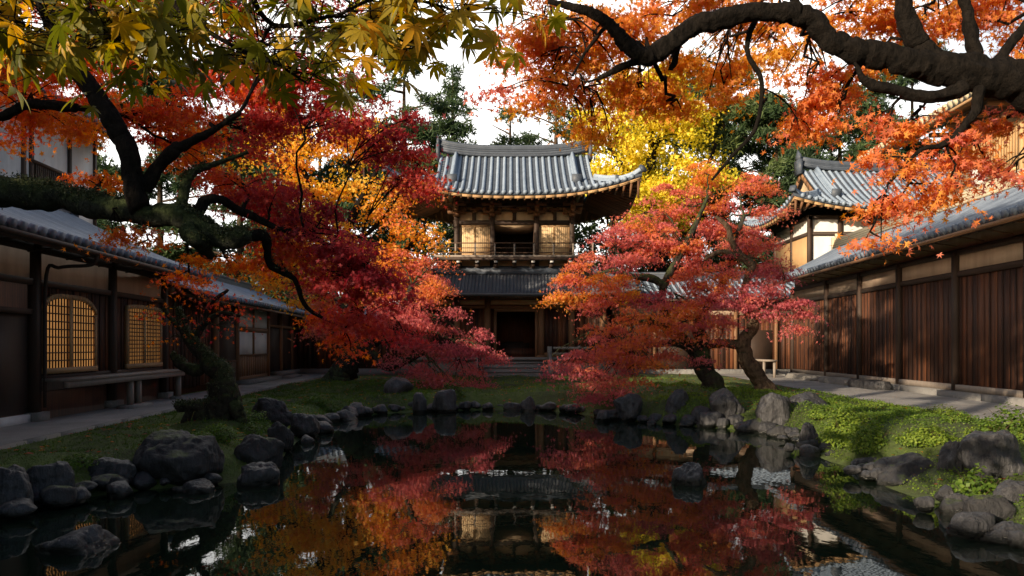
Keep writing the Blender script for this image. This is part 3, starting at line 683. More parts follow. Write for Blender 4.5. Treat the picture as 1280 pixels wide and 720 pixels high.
mb = MB(TF)
for x in np.linspace(-5.7, 5.7, 40): mb.bar(SL(x, 0)+np.array([-.08, 0, -.2]), SL(x, min(tL(x), .9))*[1, 1, 0]+np.array([0, 0, SL(x, min(tL(x), .9))[2]-.2]), .08, .1)
mb.bar(SL(-5.8, 0)+np.array([-.06, 0, -.18]), SL(0, 0)+np.array([-.06, 0, -.18]), .06, .1); mb.bar(SL(0, 0)+np.array([-.06, 0, -.18]), SL(5.8, 0)+np.array([-.06, 0, -.18]), .06, .1)
mb.build('rafters', M['beam'], lr)
# upper storey
mb = MB(TF); mb.box(-4.4, -.08, -2.92, -1.1, 5.3, 8.95); mb.box(-4.4, -.08, 1.1, 2.92, 5.3, 8.95); mb.box(-4.4, -.08, -1.1, 1.1, 5.3, 6.4); mb.box(-4.4, -.08, -1.1, 1.1, 8.0, 8.95); mb.box(-4.4, -3.5, -1.1, 1.1, 6.4, 8.0); mb.build('upper_wall', M['cream'], root)
mb = MB(TF); mb.box(-3.5, -3.3, -1.09, 1.09, 6.4, 8.0); mb.box(-3.3, -.1, -1.09, -1.0, 6.42, 7.99); mb.box(-3.3, -.1, 1.0, 1.09, 6.42, 7.99); mb.box(-3.3, -.1, -.995, .995, 6.405, 6.44)
for x in np.linspace(-.9, .9, 9): mb.box(-3.28, -3.2, x-.03, x+.03, 6.45, 7.98)
mb.build('door', M['beam'], root)
for x0, x1 in ((-2.78, -1.24), (1.24, 2.78)):
    sh = MB(TF); sh.box(-.08, -.03, x0, x1, 6.48, 8.0); so2 = sh.build('shutter', M['paper'], root)
    sb = MB(TF)
    for x in np.linspace(x0, x1, 16): sb.box(-.03, -.012, x-.012, x+.012, 6.5, 7.98)
    sb.box(-.03, -.004, x0, x1, 7.92, 8.0); sb.box(-.03, -.004, x0, x1, 6.48, 6.56); sb.box(-.03, 0, (x0+x1)/2-.03, (x0+x1)/2+.03, 6.56, 7.92); sb.build('slats', M['gold_wood'], so2)
for x in (-2.92, -1.12, 1.12, 2.92): MB(TF).box(-.08, .13, x-.12, x+.12, 5.7, 8.95).build('post', M['beam'], root)
mb = MB(TF); mb.box(-.1, .11, -3.1, 3.1, 8.04, 8.24); mb.box(-.1, .09, -3.05, 3.05, 8.70, 8.78)
for x in (-2.05, -.0, 2.05): mb.box(-.08, .08, x-.09, x+.09, 8.26, 8.95)
mb.box(-.1, .16, -3.3, 3.3, 8.93, 9.08); mb.box(-.1, .1, -3.1, 3.1, 6.30, 6.46); mb.build('beam', M['beam'], root)
for x in (-2.92, -1.12, 1.12, 2.92, -2.0, 2.0, 0):
    big = abs(x) in (2.92, 1.12); bk = MB(TF)
    if big:
        bk.box(-.05, .36, x-.15, x+.15, 8.42, 8.58); bk.box(-.05, .30, x-.45, x+.45, 8.58, 8.72); bk.box(-.05, .75, x-.09, x+.09, 8.60, 8.76)
        for q in (-.38, 0, .38): bk.box(.02, .34, x+q-.11, x+q+.11, 8.72, 8.86)
        bk.box(.5, .80, x-.12, x+.12, 8.76, 8.9); bk.box(.5, .72, x-.5, x+.5, 8.90, 9.02); bk.box(-.05, 1.15, x-.07, x+.07, 8.96, 9.10)
    else: bk.box(-.02, .25, x-.12, x+.12, 8.62, 8.72); bk.box(-.02, .25, x-.25, x+.25, 8.74, 8.84)
    bk.build('bracket', M['soffit'], root)
# balcony
mb = MB(TF); mb.box(-4.9, 1.02, -3.95, 3.95, 6.27, 6.37); bal = mb.build('balcony', M['greywood'], root)
mb = MB(TF); mb.box(.9, 1.06, -4.0, 4.0, 6.12, 6.26)
mb.build('edge_beam', M['beam'], bal)
for x in np.linspace(-3.7, 3.7, 9):
    k = MB(TF); k.box(-.08, .95, x-.09, x+.09, 6.00, 6.12); k.box(.0, .6, x-.11, x+.11, 5.84, 5.995); k.box(-.05, .35, x-.13, x+.13, 5.7, 5.835); ko = k.build('bracket', M['beam'], bal)
    MB(TF).box(.95, .975, x-.085, x+.085, 6.005, 6.115).build('end_cap', M['white'], ko)
rl = MB(TF)
for z, hh in ((6.98, .05), (6.74, .035), (6.50, .045)):
    rl.box(.86, .92, -4.15, 4.15, z-hh/2, z+hh/2)
    for sx in (-3.88, 3.88): rl.box(-4.4, .858, sx-.03, sx+.03, z-hh/2, z+hh/2)
rl.build('rail', M['slat'], bal)
for x in np.linspace(-3.88, 3.88, 9): MB(TF).box(.85, .93, x-.04, x+.04, 6.37, 7.0 if abs(x) > 3.8 else 6.95).build('baluster', M['greywood'], bal)
irimoya(root, WORLD, TX, TY+2.2, 6.05, 4.6, 3.95, 9.16, 12.05, .40, .92, .335, (2.9, 2.2))

# rear garden wall linking wing and temple on the west
WF = Frame((-12.4, 38.0, 0), (1, 0)); rng = np.random.default_rng(14)
root = empty('garden_wall', WF.w((0, 3, GZ)), 'dark boarded garden wall with a tiled cap between the side wing and the temple', 'wall')
mb = MB(WF); mb.box(-.4, -.05, 0, 8.0, .4, 3.2); planks(mb, -.05, .05, 0, 8.0, .75, 3.0, rng, .25); mb.build('boards', M['plank'], root)
mb = MB(WF); mb.box(-.5, .12, 0, 8.0, .3, .72); mb.build('plinth', M['plinth'], root)
for u in (.1, 2, 4, 6, 7.9): MB(WF).box(0.0, .12, u-.07, u+.07, .72, 3.1).build('post', M['beam'], root)
gable_roof(WF, .7, 3.2, -.25, 3.75, -1.2, 0, 8.0, root, spacing=.3, ridge_h=.2)

# ------------------------------------------------------------------ hall with the hipped roof behind the storehouse, and the sunlit upper hall
HF = Frame((19.3, 39.0, 0), (1, 0))
root = empty('hall', (19.3, 41, GZ), 'white walled hall with upturned grey hip roof behind the storehouse', 'hall')
mb = MB(HF); mb.box(-5, 0, -3.6, 6, .4, 8.7); mb.build('wall', M['white'], root)
mb = MB(HF)
for y in (-3.6, -2.0, -.4, 1.6, 3.6): mb.box(-.05, .1, y-.12, y+.12, 5.5, 8.7)
for d in (-2.4, -5): mb.box(d-.1, d+.1, -3.7, -3.5, 5.5, 8.7)
mb.box(-.05, .09, -3.6, 6, 7.7, 7.9); mb.box(-5, .08, -3.69, -3.52, 7.7, 7.9); mb.box(-5, .1, -3.7, 6, 8.55, 8.78); mb.build('beam', M['beam'], root)
mb = MB(HF); mb.box(-4.9, -.15, -3.64, -3.55, 6.0, 7.7); mb.build('side_boards', M['gold_wood'], root)
irimoya(root, WORLD, 20.4, 41.5, 6.2, 4.2, 4.2, 8.85, 11.7, .42, .75, .34, (4.6, 2.5), ridge_h=.4)

UF = Frame((16.4, 0, 0), (.05, 1), flip=True)
root = empty('hall', UF.w((0, 25, GZ)), 'sunlit upper hall with pale slatted window above the storehouse ridge', 'hall')
mb = MB(UF); mb.box(-6, 0, 20, 30.2, .4, 11.2); mb.build('wall', M['cream'], root)
mb = MB(UF)
for u in (20.2, 23.0, 25.6, 28.4, 30.1): mb.box(-.02, .12, u-.1, u+.1, 6.8, 10.6)
mb.box(-.02, .14, 20, 30.3, 7.3, 7.5); mb.box(-.02, .14, 20, 30.3, 9.6, 9.76); mb.box(-.02, .10, 20, 30.3, 8.2, 8.3); mb.build('beam', M['gold_wood'], root)
for a, b_ in ((20.4, 22.8), (23.2, 25.4), (25.8, 28.2)):
    wn = MB(UF); wn.box(.003, .03, a, b_, 7.52, 9.58); wo = wn.build('window', M['paper'], root)
    st = MB(UF)
    for u in np.arange(a+.06, b_, .16): st.box(.034, .085, u-.035, u+.035, 8.32, 9.58)
    for z in np.arange(7.56, 8.2, .13): st.box(.034, .085, a, b_, z-.03, z+.03)
    st.build('lattice', M['gold_wood'], wo)
mb = MB(UF); mb.box(0, .9, 20, 30.3, 6.95, 7.08); mb.build('ledge', M['gold_wood'], root)
for u in np.arange(20.4, 30.3, 1.3):
    k = MB(UF); k.box(0, .7, u-.1, u+.1, 9.8, 10.0); k.box(0, .4, u-.3, u+.3, 10.02, 10.2); k.box(0, 1.2, u-.08, u+.08, 10.22, 10.38); k.build('bracket', M['brown'], root)
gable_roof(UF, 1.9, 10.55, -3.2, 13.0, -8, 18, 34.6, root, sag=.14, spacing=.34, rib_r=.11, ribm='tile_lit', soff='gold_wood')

# white pot on the storehouse ridge
pts = [(.0, .02), (.16, .0), (.20, .1), (.24, .28), (.25, .42), (.29, .47), (.29, .50), (.22, .5), (.2, .42)]
c = RF.w((-2.4, 24.2, 7.12)); mb = MB(); n = 20
V = [(c[0]+r*math.cos(2*math.pi*j/n), c[1]+r*math.sin(2*math.pi*j/n), c[2]+z) for r, z in pts for j in range(n)]
mb.add(V, [(i*n+j, i*n+(j+1) % n, (i+1)*n+(j+1) % n, (i+1)*n+j) for i in range(len(pts)-1) for j in range(n)])
tag(mb.build('pot', M['white'], smooth=True), 'small white round pot standing on the storehouse ridge', 'pot')

# ------------------------------------------------------------------ rocks
def ico(sub):
    import bmesh
    bm = bmesh.new(); bmesh.ops.create_icosphere(bm, subdivisions=sub, radius=1); V = np.array([v.co[:] for v in bm.verts]); Fc = [tuple(v.index for v in f.verts) for f in bm.faces]; bm.free(); return V, Fc
ICO4, ICO3 = ico(5), ico(3)
def make_rock(name, c, sx, sy, sz, seed, m, big=True, squash=0):
    rng = np.random.default_rng(seed); V, Fc = ICO4 if big else ICO3
    nrmls = nrm(np.vstack([rng.normal(0, 1, (11, 3))*[1, 1, .7], [[rng.normal(0, .35), rng.normal(0, .35), 1.0]]])); ds = np.concatenate([rng.uniform(.66, .96, 11), [rng.uniform(.72, 1.0)]])
    dots = V@nrmls.T; r = np.where(dots > .05, ds/np.maximum(dots, .05), 9); r = -np.log(np.exp(-14*r).sum(1))/14; r = np.minimum(r, 1.08)
    nz = np.array([mnoise.fractal(Vector(v*1.6+seed), 1, 2, 5 if big else 3) for v in V]); nz2 = np.array([abs(mnoise.noise(Vector((v[0]*4, v[1]*4, v[2]*1.2))+Vector((seed, 0, 0)))) for v in V])
    W = V*(r*(1+.13*nz-.13*nz2))[:, None]
    a = rng.uniform(0, 6.28); ca, sa = math.cos(a), math.sin(a)
    x = W[:, 0]*ca-W[:, 1]*sa; y = W[:, 0]*sa+W[:, 1]*ca
    x = x/np.abs(x).max(); y = y/np.abs(y).max(); zt = np.where(W[:, 2] > 0, W[:, 2]/W[:, 2].max(), W[:, 2]/-W[:, 2].min())
    P = np.stack([x*sx, y*sy, zt*sz], 1)+np.array(c)
    mb = MB(); mb.add(P, Fc); return mb.build(name, m, smooth=True, loc=(c[0], c[1], c[2]-sz*.6))
# px centre x, py of its foot (or waterline), width px, height px, depth (0: at the waterline), label, mossy
RK = [(12, 645, 60, 66, 0, 'dark upright boulder cut by the frame edge on the near left shore', 0), (58, 632, 72, 56, 0, 'dark rounded boulder second from the frame edge on the shore below the lattice house', 0),
      (144, 614, 74, 42, 0, 'flat topped dark boulder between the path bank and the lone rock in the water', 0), (224, 608, 108, 70, 0, 'massive dark boulder on the bank below the gnarled trunk', 0),
      (320, 590, 62, 48, 10.9, 'moss covered boulder beside the massive dark one', 1), (244, 616, 54, 16, 9.5, 'low wet stone at the waterline under the massive boulder', 0), (323, 604, 52, 26, 10.0, 'low smooth dark stone lapped by water below the mossy boulder', 0),
      (95, 692, 94, 34, 0, 'flat dark rock lying alone in the near water', 0),
      (338, 534, 56, 38, 15.2, 'broad mossy boulder on the bank behind the gnarled trunk', 1), (378, 546, 40, 30, 15.0, 'pale ridged boulder at the waterline behind the gnarled trunk', 0), (350, 565, 34, 38, 13.0, 'narrow mossy stone wedged at the inlet below the gnarled trunk', 1),
      (863, 606, 50, 28, 0, 'pointed dark rock standing alone in the pond', 0),
      (785, 527, 36, 36, 0, 'grey boulder under the drooping tip of the maple', 0), (846, 528, 34, 42, 0, 'upright streaked boulder below the two maple trunks', 0), (876, 531, 24, 24, 17.6, 'small round grey stone between two upright boulders', 0),
      (906, 529, 44, 44, 17.2, 'large rounded boulder below the leaning maple trunk', 0), (888, 534, 30, 20, 17.0, 'low pale stone at the water below the large rounded boulder', 0), (969, 540, 46, 50, 16.0, 'tall fractured boulder beside the wide slanting one', 0), (955, 544, 36, 22, 15.9, 'squat grey stone at the foot of the tall fractured boulder', 0),
      (1012, 538, 66, 48, 16.3, 'wide slanting dark boulder at the bend of the bank', 0), (1013, 572, 30, 44, 13.2, 'slim upright boulder standing in the water beside the green clump', 0),
      (1085, 545, 20, 20, 14.2, 'small grey stone set in the moss of the sunny bank', 0), (1117, 552, 42, 30, 13.6, 'sharp grey boulder set in the moss of the sunny bank', 0),
      (1138, 616, 86, 50, 9.9, 'long low boulder at the water below the mossy bank', 0), (1194, 606, 42, 56, 9.6, 'dark upright stone between the long boulder and the great ridged one', 0), (1243, 606, 88, 68, 9.3, 'great ridged boulder with pale streaks at the near right shore', 0),
      (1264, 652, 52, 52, 8.0, 'dark boulder at the frame edge below the great ridged one', 0), (1201, 640, 44, 24, 8.4, 'smooth wet stone at the waterline beside the fern', 0), (1236, 662, 50, 44, 7.6, 'bluish jagged stone in the shallows by the near right shore', 0), (1256, 686, 66, 34, 7.1, 'low wet jagged rock nearest on the right shore', 0),
      (1082, 590, 44, 20, 11.3, 'low flat stone at the water under the green clump', 0), (1036, 572, 26, 22, 12.9, 'small mossy stone beside the slim upright boulder', 1),
      (496, 491, 40, 20, 22.2, 'flat dark stone lying on the lawn under the drooping pink maple', 0), (555, 508, 30, 22, 20.9, 'pale grey boulder on the far shore under the pink maple', 0), (524, 510, 18, 20, 20.8, 'small pointed stone on the far shore beside the pale boulder', 0), (660, 513, 20, 18, 21.3, 'round dark stone on the far shore below the temple stairs', 0)]
for i, (px, py, wp, hp, Y, lb, ms) in enumerate(RK):
    if Y == 0: Y = 1.9*F/(py-432)
    p = at(px, py, Y); hw = wp/2*Y/F; yc = Y+hw*.5; top = CAMZ+(432-(py-hp))/F*yc; bot = max(min(p[2], float(ground_z(p[0], yc)))-.12, p[2]-.32); h = (top-bot)
    tag(make_rock('rock', (p[0]*yc/Y, yc, (top+bot)/2), hw*1.06, hw*.85, h*.5, 100+i, M['mossrock'] if ms or (i*7) % 5 == 1 and Y < 18 else M['rock'], wp*hp > 900 or Y < 12), lb, 'rock', 'boulders along the pond edge')
# small shore cobbles
rng = np.random.default_rng(77); k = 0
SM = [(388+i*17+rng.uniform(-5, 5), rng.uniform(0, 1)) for i in range(8)]
shore = [(px, 1) for px in np.arange(462, 760, 15)]+[(px, 2) for px in np.arange(392, 460, 11)]+[(px, 3) for px in np.arange(770, 1000, 17)]
for side, n_ in ((0, 34), (1, 40)):
    P_ = PP[(PP[:, 1] > 6) & (PP[:, 1] < 20) & ((PP[:, 0] < -3) if side == 0 else (PP[:, 0] > 2.5))]
    for _ in range(n_):
        q = P_[rng.integers(len(P_))]+rng.normal(0, .22, 2); r = rng.uniform(.07, .20)
        tag(make_rock('shore_stone', (q[0], q[1], .02+rng.uniform(0, .12)), r*rng.uniform(.9, 1.5), r*1.1, r*rng.uniform(.6, 1), 700+side*100+_, M['mossrock'] if rng.uniform() < .35 else M['rock'], False), ('small dark edging stone between the boulders on the shadowed left bank', 'small dark edging stone between the boulders on the sunny right bank')[side], 'stone', ('shadowed bank edging stones', 'sunny bank edging stones')[side])
for px, zone in shore:
    px += rng.uniform(-5, 5); ray = (px-640)/F
    Ys = np.linspace(12, 24, 240); s = pond_sd(ray*Ys, Ys); idx = np.where((s[:-1] < 0) & (s[1:] >= 0))[0]
    if len(idx) == 0: continue
    Y = Ys[idx[-1]]+rng.uniform(-.1, .45); r = rng.uniform(.10, .24)*(1.25 if zone == 2 else 1)
    zr = {1: 'small dark shore stone in the row along the far bank below the temple', 2: 'small dark round stone in the cluster at the inlet below the mossy trunk', 3: 'small grey stone wedged between boulders under the twin maples'}[zone]
    gr = {1: 'far bank shore stones', 2: 'inlet shore stones', 3: 'stones under the twin maples'}[zone]
    tag(make_rock('shore_stone', (ray*Y, Y, .03+rng.uniform(0, .10)), r*rng.uniform(.9, 1.4), r, r*rng.uniform(.7, 1), 300+k, M['rock'], False), zr, 'stone', gr); k += 1

# ------------------------------------------------------------------ leaves and trees
def kite_leaf(lobes, notch, tip_drop, wid=None):
    """palmate leaf of kite-shaped lobes: [(angle, length)]"""
    V = [(0, 0, 0)]; n = len(lobes); A = [R(a) for a, _ in lobes]
    mids = [A[0]-.45]+[(A[i]+A[i+1])/2 for i in range(n-1)]+[A[-1]+.45]
    for m_ in mids: V.append((math.sin(m_)*notch, math.cos(m_)*notch, .03))
    for a, (_, l) in zip(A, lobes): V.append((math.sin(a)*l, math.cos(a)*l, -tip_drop*l*l))
    return np.array(V), np.array([(0, 1+i, 2+n+i, 2+i) for i in range(n)])
LEAF5 = kite_leaf([(-100, .6), (-48, .9), (0, 1), (48, .9), (100, .6)], .30, .22)
LEAF3 = kite_leaf([(-58, .85), (0, 1), (58, .85)], .32, .25)
LEAF1 = (np.array([(0, 0, 0), (-.36, .5, .08), (0, 1, -.12), (.36, .5, .08)]), np.array([(0, 1, 2, 3)]))
FAN = (np.array([(0, 0, 0), (-.55, .7, .1), (0, .85, -.05), (.55, .7, .1)]), np.array([(0, 1, 2, 3)]))
def big_leaf():
    V, Q = [], []
    for a, l in ((-112, .42), (-72, .72), (-34, .95), (0, 1.0), (34, .95), (72, .72), (112, .42)):
        ca, sa = math.cos(R(a)), math.sin(R(a)); b = len(V)
        for s_, wd in ((.04, .02), (.3, .085), (.55, .115), (.76, .07), (1.0, .004)):
            for k, q in ((-1, .05), (0, 0), (1, .05)):
                x, y = k*wd*l*1.15, s_*l; V.append((x*ca+y*sa, -x*sa+y*ca, q*wd*4-.32*(s_*l)**2))
        for i in range(4):
            for k in range(2): Q.append((b+i*3+k, b+i*3+k+1, b+i*3+3+k+1, b+i*3+3+k))
    return np.array(V), np.array(Q)
LEAFB = big_leaf()
def leaves_arrays(tpl, P, N, T, S):
    tv, tq = tpl; n = len(P); N = nrm(N); T = nrm(T-N*(T*N).sum(1, keepdims=True)); B = np.cross(T, N)
    V = P[:, None, :]+S[:, None, None]*(tv[None, :, 0:1]*B[:, None, :]+tv[None, :, 1:2]*T[:, None, :]+tv[None, :, 2:3]*N[:, None, :])
    Q = tq[None]+(np.arange(n)*len(tv))[:, None, None]
    return V.reshape(-1, 3), Q.reshape(-1, tq.shape[1]), len(tv)

def bark_tube(mb, P, r, n, seed, amp):
    P = np.asarray(P, float); T = nrm(np.gradient(P, axis=0)); k = len(P); ang = np.arange(n)/n*2*math.pi
    ref = np.array([0, 0, 1.0]) if abs(T[0][2]) < .9 else np.array([1.0, 0, 0]); u = nrm(np.cross(T[0], ref)); V = []; s_ = 0.0
    for i in range(k):
        if i: s_ += np.linalg.norm(P[i]-P[i-1])
        u = nrm(u-T[i]*np.dot(u, T[i])); q = np.cross(T[i], u); d = np.cos(ang)[:, None]*u+np.sin(ang)[:, None]*q
        R0 = max(r[i], .02)
        for j in range(n):
            w_ = Vector((math.cos(ang[j])*1.1, math.sin(ang[j])*1.1, s_/R0*.30 if r[0] < .5 else s_*1.5))+Vector((seed*7.3, 0, 0))
            f = 1+amp*mnoise.fractal(w_*1.1, 1.0, 2.1, 3)+amp*.6*(abs(mnoise.noise(w_*Vector((3.2, 3.2, 1.2)) if False else Vector((w_[0]*3.2, w_[1]*3.2, w_[2]*1.1))))-.25)
            V.append(P[i]+d[j]*r[i]*f)
    fs = [(i*n+j, i*n+(j+1) % n, (i+1)*n+(j+1) % n, (i+1)*n+j) for i in range(k-1) for j in range(n)]
    fs.append(tuple(range(n))[::-1]); fs.append(tuple((k-1)*n+j for j in range(n))); mb.add(V, fs)

def unit(rng, n): return nrm(rng.normal(0, 1, (n, 3)))
def tree(name, base, label, cat, barkm, leafm, limbs, pads, tpl=LEAF3, size=.08, cov=3.0, group=None, seed=1, droop=.5, clump=.32, ring=10, limb_parts=True, flat=.35, twigs=True, tvar=.07, upn=.45, hang=0.0, nclump=1.0, barks=None, wob=.10, moss=None):
    """limbs: [(points, radii)], the first is the trunk; pads: [(centre, (rx,ry,rz), tilt, tint)] world units."""
    rng = np.random.default_rng(seed); root = empty(name, base, label, cat, group); skel = []; MV = []
    for i, (pts, rad) in enumerate(limbs):
        n = max(8, len(pts)*7); P, r = smooth_line(pts, n, rad)
        for ax in range(3): P[1:-1, ax] += np.convolve(rng.normal(0, 1, n+2), np.ones(5)/5, 'valid')*r[1:-1]*.22
        r = r*(1+.06*np.sin(np.arange(n)*.5+i)+.012*rng.normal(0, 1, n)); mb = MB()
        if r.max()/P[:, 1].mean()*F > 5 and P[:, 1].mean() < 28:
            m2 = len(P)*3; P2, r2 = smooth_line(P, m2, r); bark_tube(mb, P2, r2, 22, i+seed, .10+wob)
            if moss and i in moss:
                sel = rng.integers(0, m2, int(moss[i])); sel = sel[r2[sel] > .04]; th = rng.normal(math.pi/2, .75, len(sel)); Tn = nrm(np.gradient(P2, axis=0))[sel]; sx = nrm(np.cross(Tn, [0, 0, 1.0])); ux = np.cross(sx, Tn); nn_ = np.cos(th)[:, None]*sx+np.sin(th)[:, None]*ux*np.sign(ux[:, 2:3]+1e-9)
                gate = np.array([mnoise.noise(Vector(p_*2.2)) for p_ in P2[sel]+nn_*.3]) > -.12; sel, nn_, Tn = sel[gate], nn_[gate], Tn[gate]
                MV.append((P2[sel]+nn_*(r2[sel]*rng.uniform(.92, 1.14, len(sel)))[:, None]+rng.normal(0, .02, (len(sel), 3)), nn_, Tn))
        else: mb.tube(P, r, max(6, ring-2), wob=.08, rng=rng)
        bm_ = M[(barks or {}).get(i, barkm)]
        mb.build('trunk' if i == 0 else 'limb', bm_, root, smooth=True); skel.append((P, r))
    if MV:
        Pm = np.concatenate([q[0] for q in MV]); Nm = np.concatenate([q[1] for q in MV]); k_ = len(Pm); V, Q, nv = leaves_arrays(LEAF1, Pm, Nm*.5+unit(rng, k_), Nm+unit(rng, k_)*.9, rng.uniform(.018, .042, k_))
        raw_mesh('moss', V, Q, M['limb_moss'], root, np.repeat(np.clip(.35+rng.normal(0, .2, k_), 0, 1), nv))
    SK = np.concatenate([s_[0] for s_ in skel]); SR = np.concatenate([s_[1] for s_ in skel])
    tw = MB(); VV, QQ, TT = [], [], []; base_i = 0
    for c, rr, tilt, tint in pads:
        c = np.asarray(c, float); rx, ry, rz = rr; ct, st = math.cos(tilt), math.sin(tilt)
        d = np.linalg.norm((SK-c)*[1, 1, .8], axis=1)+.3*np.maximum(0, SK[:, 2]-c[2]); j = int(d.argmin()); s0 = SK[j]
        L = np.linalg.norm(c-s0); mid = (s0+c)/2+np.array([0, 0, .12*L])+rng.normal(0, .10*L, 3); r0 = min(SR[j]*.6, .012+.018*L)
        bp, br = smooth_line([s0, mid, c], 10, [r0, r0*.6, r0*.35])
        bp[1:-1] += rng.normal(0, .03*min(L, 1.5), bp[1:-1].shape)
        if twigs: tw.tube(bp, br, 5, False)
        area = math.pi*rx*rz; la = .42*size*size*(.8 if tpl is LEAF5 else 1); n = int(cov*area/la); nc = max(3, int(nclump*area/(clump*clump)*1.1)); per = max(6, n//nc)
        U = unit(rng, nc)*(rng.uniform(.15, 1, (nc, 1))**.5); U[:, 2] = np.where(U[:, 2] < -.5, U[:, 2]*.5, U[:, 2])
        X = U[:, 0]*rx; Y_ = U[:, 1]*ry; Z = U[:, 2]*rz; cc = c+np.stack([X*ct-Z*st, Y_, X*st+Z*ct-droop*rz*((X/rx)**2+(Y_/ry)**2)], 1)
        if twigs:
            for q in cc[::1 if rz*0+len(cc) < 60 else 2]:
                i0 = rng.integers(4, 10); a = bp[i0]; m_ = (a+q)/2+np.array([0, 0, .08*np.linalg.norm(q-a)])+rng.normal(0, .05*clump, 3)
                tw.tube(smooth_line([a, m_, q], 5), np.linspace(.010, .004, 5)*(1+size*5), 3, False)
        for q in cc:
            k = int(per*rng.uniform(.6, 1.4)); rad = clump*rng.uniform(.7, 1.35); o = rng.normal(0, 1, (k, 3))*[.55, .55, .55*flat]*rad
            o[:, 2] -= droop*.35*(o[:, 0]**2+o[:, 1]**2)/max(rad, .01); Pl = q+o
            N = np.array([0, 0, upn])+unit(rng, k)*.8+nrm(o*[1, 1, .2])*.3; T = rng.normal(0, 1, (k, 3))*[1, 1, .4]+nrm(o*[1, 1, .1])*.7-np.array([0, 0, .35+hang])
            S = size*rng.uniform(.65, 1.2, k); V, Q, nv = leaves_arrays(tpl, Pl, N, T, S)
            VV.append(V); QQ.append(Q+base_i); base_i += len(V)
            tt = np.clip(tint+rng.normal(0, tvar)+rng.normal(0, tvar*.6, k), 0, 1); TT.append(np.repeat(tt, nv))
    if twigs and tw.n: tw.build('twigs', M[barkm], root)
    raw_mesh('crown', np.concatenate(VV), np.concatenate(QQ), M[leafm], root, np.concatenate(TT))
    return root

def pd(px, py, Y, rxp, rzp, tint, tilt=0, deep=None):
    rx = rxp*Y/F; rz = rzp*Y/F; return (at(px, py, Y), (rx, deep if deep else (rx+rz)/2, rz), -R(tilt), tint)
def LN(Y, *pts):
    """limb through picture points (px, py, radius px[, depth])"""
    P, r = [], []
    for q in pts:
        y = q[3] if len(q) > 3 else Y; P.append(at(q[0], q[1], y)); r.append(q[2]*y/F)
    return (P, r)
def LW(first, rest):
    """limb that starts at world points [(x,y,z,r)] and goes on with a picture limb"""
    return ([np.array(f[:3]) for f in first]+list(rest[0]), [f[3] for f in first]+list(rest[1]))

# --- crimson maple over the left bank, its trunk just outside the picture
tree('maple_tree', (-8.0, 10.0, GZ), 'great crimson maple with a mossy horizontal limb arching over the path', 'tree', 'bark', 'maple',
     [LW([(-8.0, 10.0, .3, .42), (-7.9, 10.0, 1.6, .33), (-7.6, 9.9, 2.9, .30)], LN(9.6, (-30, 250, 18), (50, 246, 17), (110, 256, 15), (170, 266, 13.5), (225, 272, 14), (285, 300, 11), (310, 292, 9))),
      LN(9.5, (176, 262, 13), (166, 215, 12), (150, 165, 12), (122, 125, 11), (95, 86, 10), (70, 40, 9), (45, -20, 8)),
      LN(9.6, (180, 236, 9), (206, 198, 8), (232, 180, 6.5), (262, 165, 4), (300, 140, 3)),
      LN(9.7, (225, 268, 8), (232, 232, 6), (245, 214, 4.5), (270, 205, 3.2), (310, 190, 2)),
      LN(9.8, (300, 297, 9), (330, 296, 6, 10), (338, 330, 4.5, 10.2), (368, 350, 3.5, 10.4), (385, 385, 2.5, 10.6), (430, 410, 1.5, 10.8)),
      LN(9.7, (240, 275, 9), (262, 250, 6), (300, 262, 5, 10), (345, 285, 4, 10.3), (400, 300, 3, 10.5), (450, 345, 2, 10.8)),
      LN(9.8, (95, 135, 6), (40, 130, 6), (0, 145, 5), (-40, 150, 4)), LN(9.4, (230, 285, 9), (245, 300, 10), (262, 318, 7, 9.9))],
     [pd(40, 120, 10.6, 90, 55, .54), pd(130, 60, 10.8, 90, 55, .42), pd(200, 130, 11, 80, 50, .44), pd(230, 190, 11.5, 50, 35, .48),
      pd(300, 95, 11.2, 100, 55, .32), pd(400, 90, 11.6, 80, 42, .26), pd(310, 165, 11, 60, 32, .24), pd(400, 145, 11.3, 70, 30, .18), pd(480, 150, 11.8, 52, 42, .17), pd(523, 205, 12, 32, 42, .22),
      pd(290, 222, 10.8, 60, 30, .34), pd(338, 250, 10.6, 45, 26, .18, 18), pd(395, 278, 10.8, 58, 30, .10, 25), pd(365, 262, 11, 50, 26, .12, 20), pd(350, 290, 10.6, 60, 30, .34, 22), pd(435, 310, 10.7, 58, 32, .08, 32), pd(460, 330, 10.5, 48, 30, .10, 38), pd(478, 345, 11, 40, 30, .11, 42), pd(497, 388, 11.2, 26, 26, .18, 50),
      pd(415, 350, 10.8, 62, 28, .18, 28), pd(455, 395, 11.0, 46, 22, .26, 30), pd(350, 326, 10.6, 44, 18, .42, 20), pd(285, 322, 11, 50, 15, .50, 8), pd(235, 345, 11.6, 34, 10, .46, 0), pd(400, 388, 11.3, 38, 15, .33, 22), pd(425, 425, 11.5, 30, 12, .36, 20),
      pd(140, 288, 9.4, 38, 13, .56), pd(185, 300, 9.4, 22, 12, .55), pd(125, 222, 10.8, 30, 18, .5), pd(-60, 60, 10, 90, 60, .4), pd(-90, 150, 10.5, 70, 40, .45), pd(60, -40, 10.5, 110, 60, .4), pd(220, -30, 11, 110, 60, .35), pd(380, -20, 11.5, 100, 50, .3)],
     LEAF5, .062, 2.0, seed=3, clump=.30, droop=.7, tvar=.06, barks={0: 'bark_lichen', 1: 'bark', 3: 'bark_lichen', 7: 'bark_lichen'}, wob=.12, moss={0: 16000, 3: 1500, 7: 1500, 4: 600})

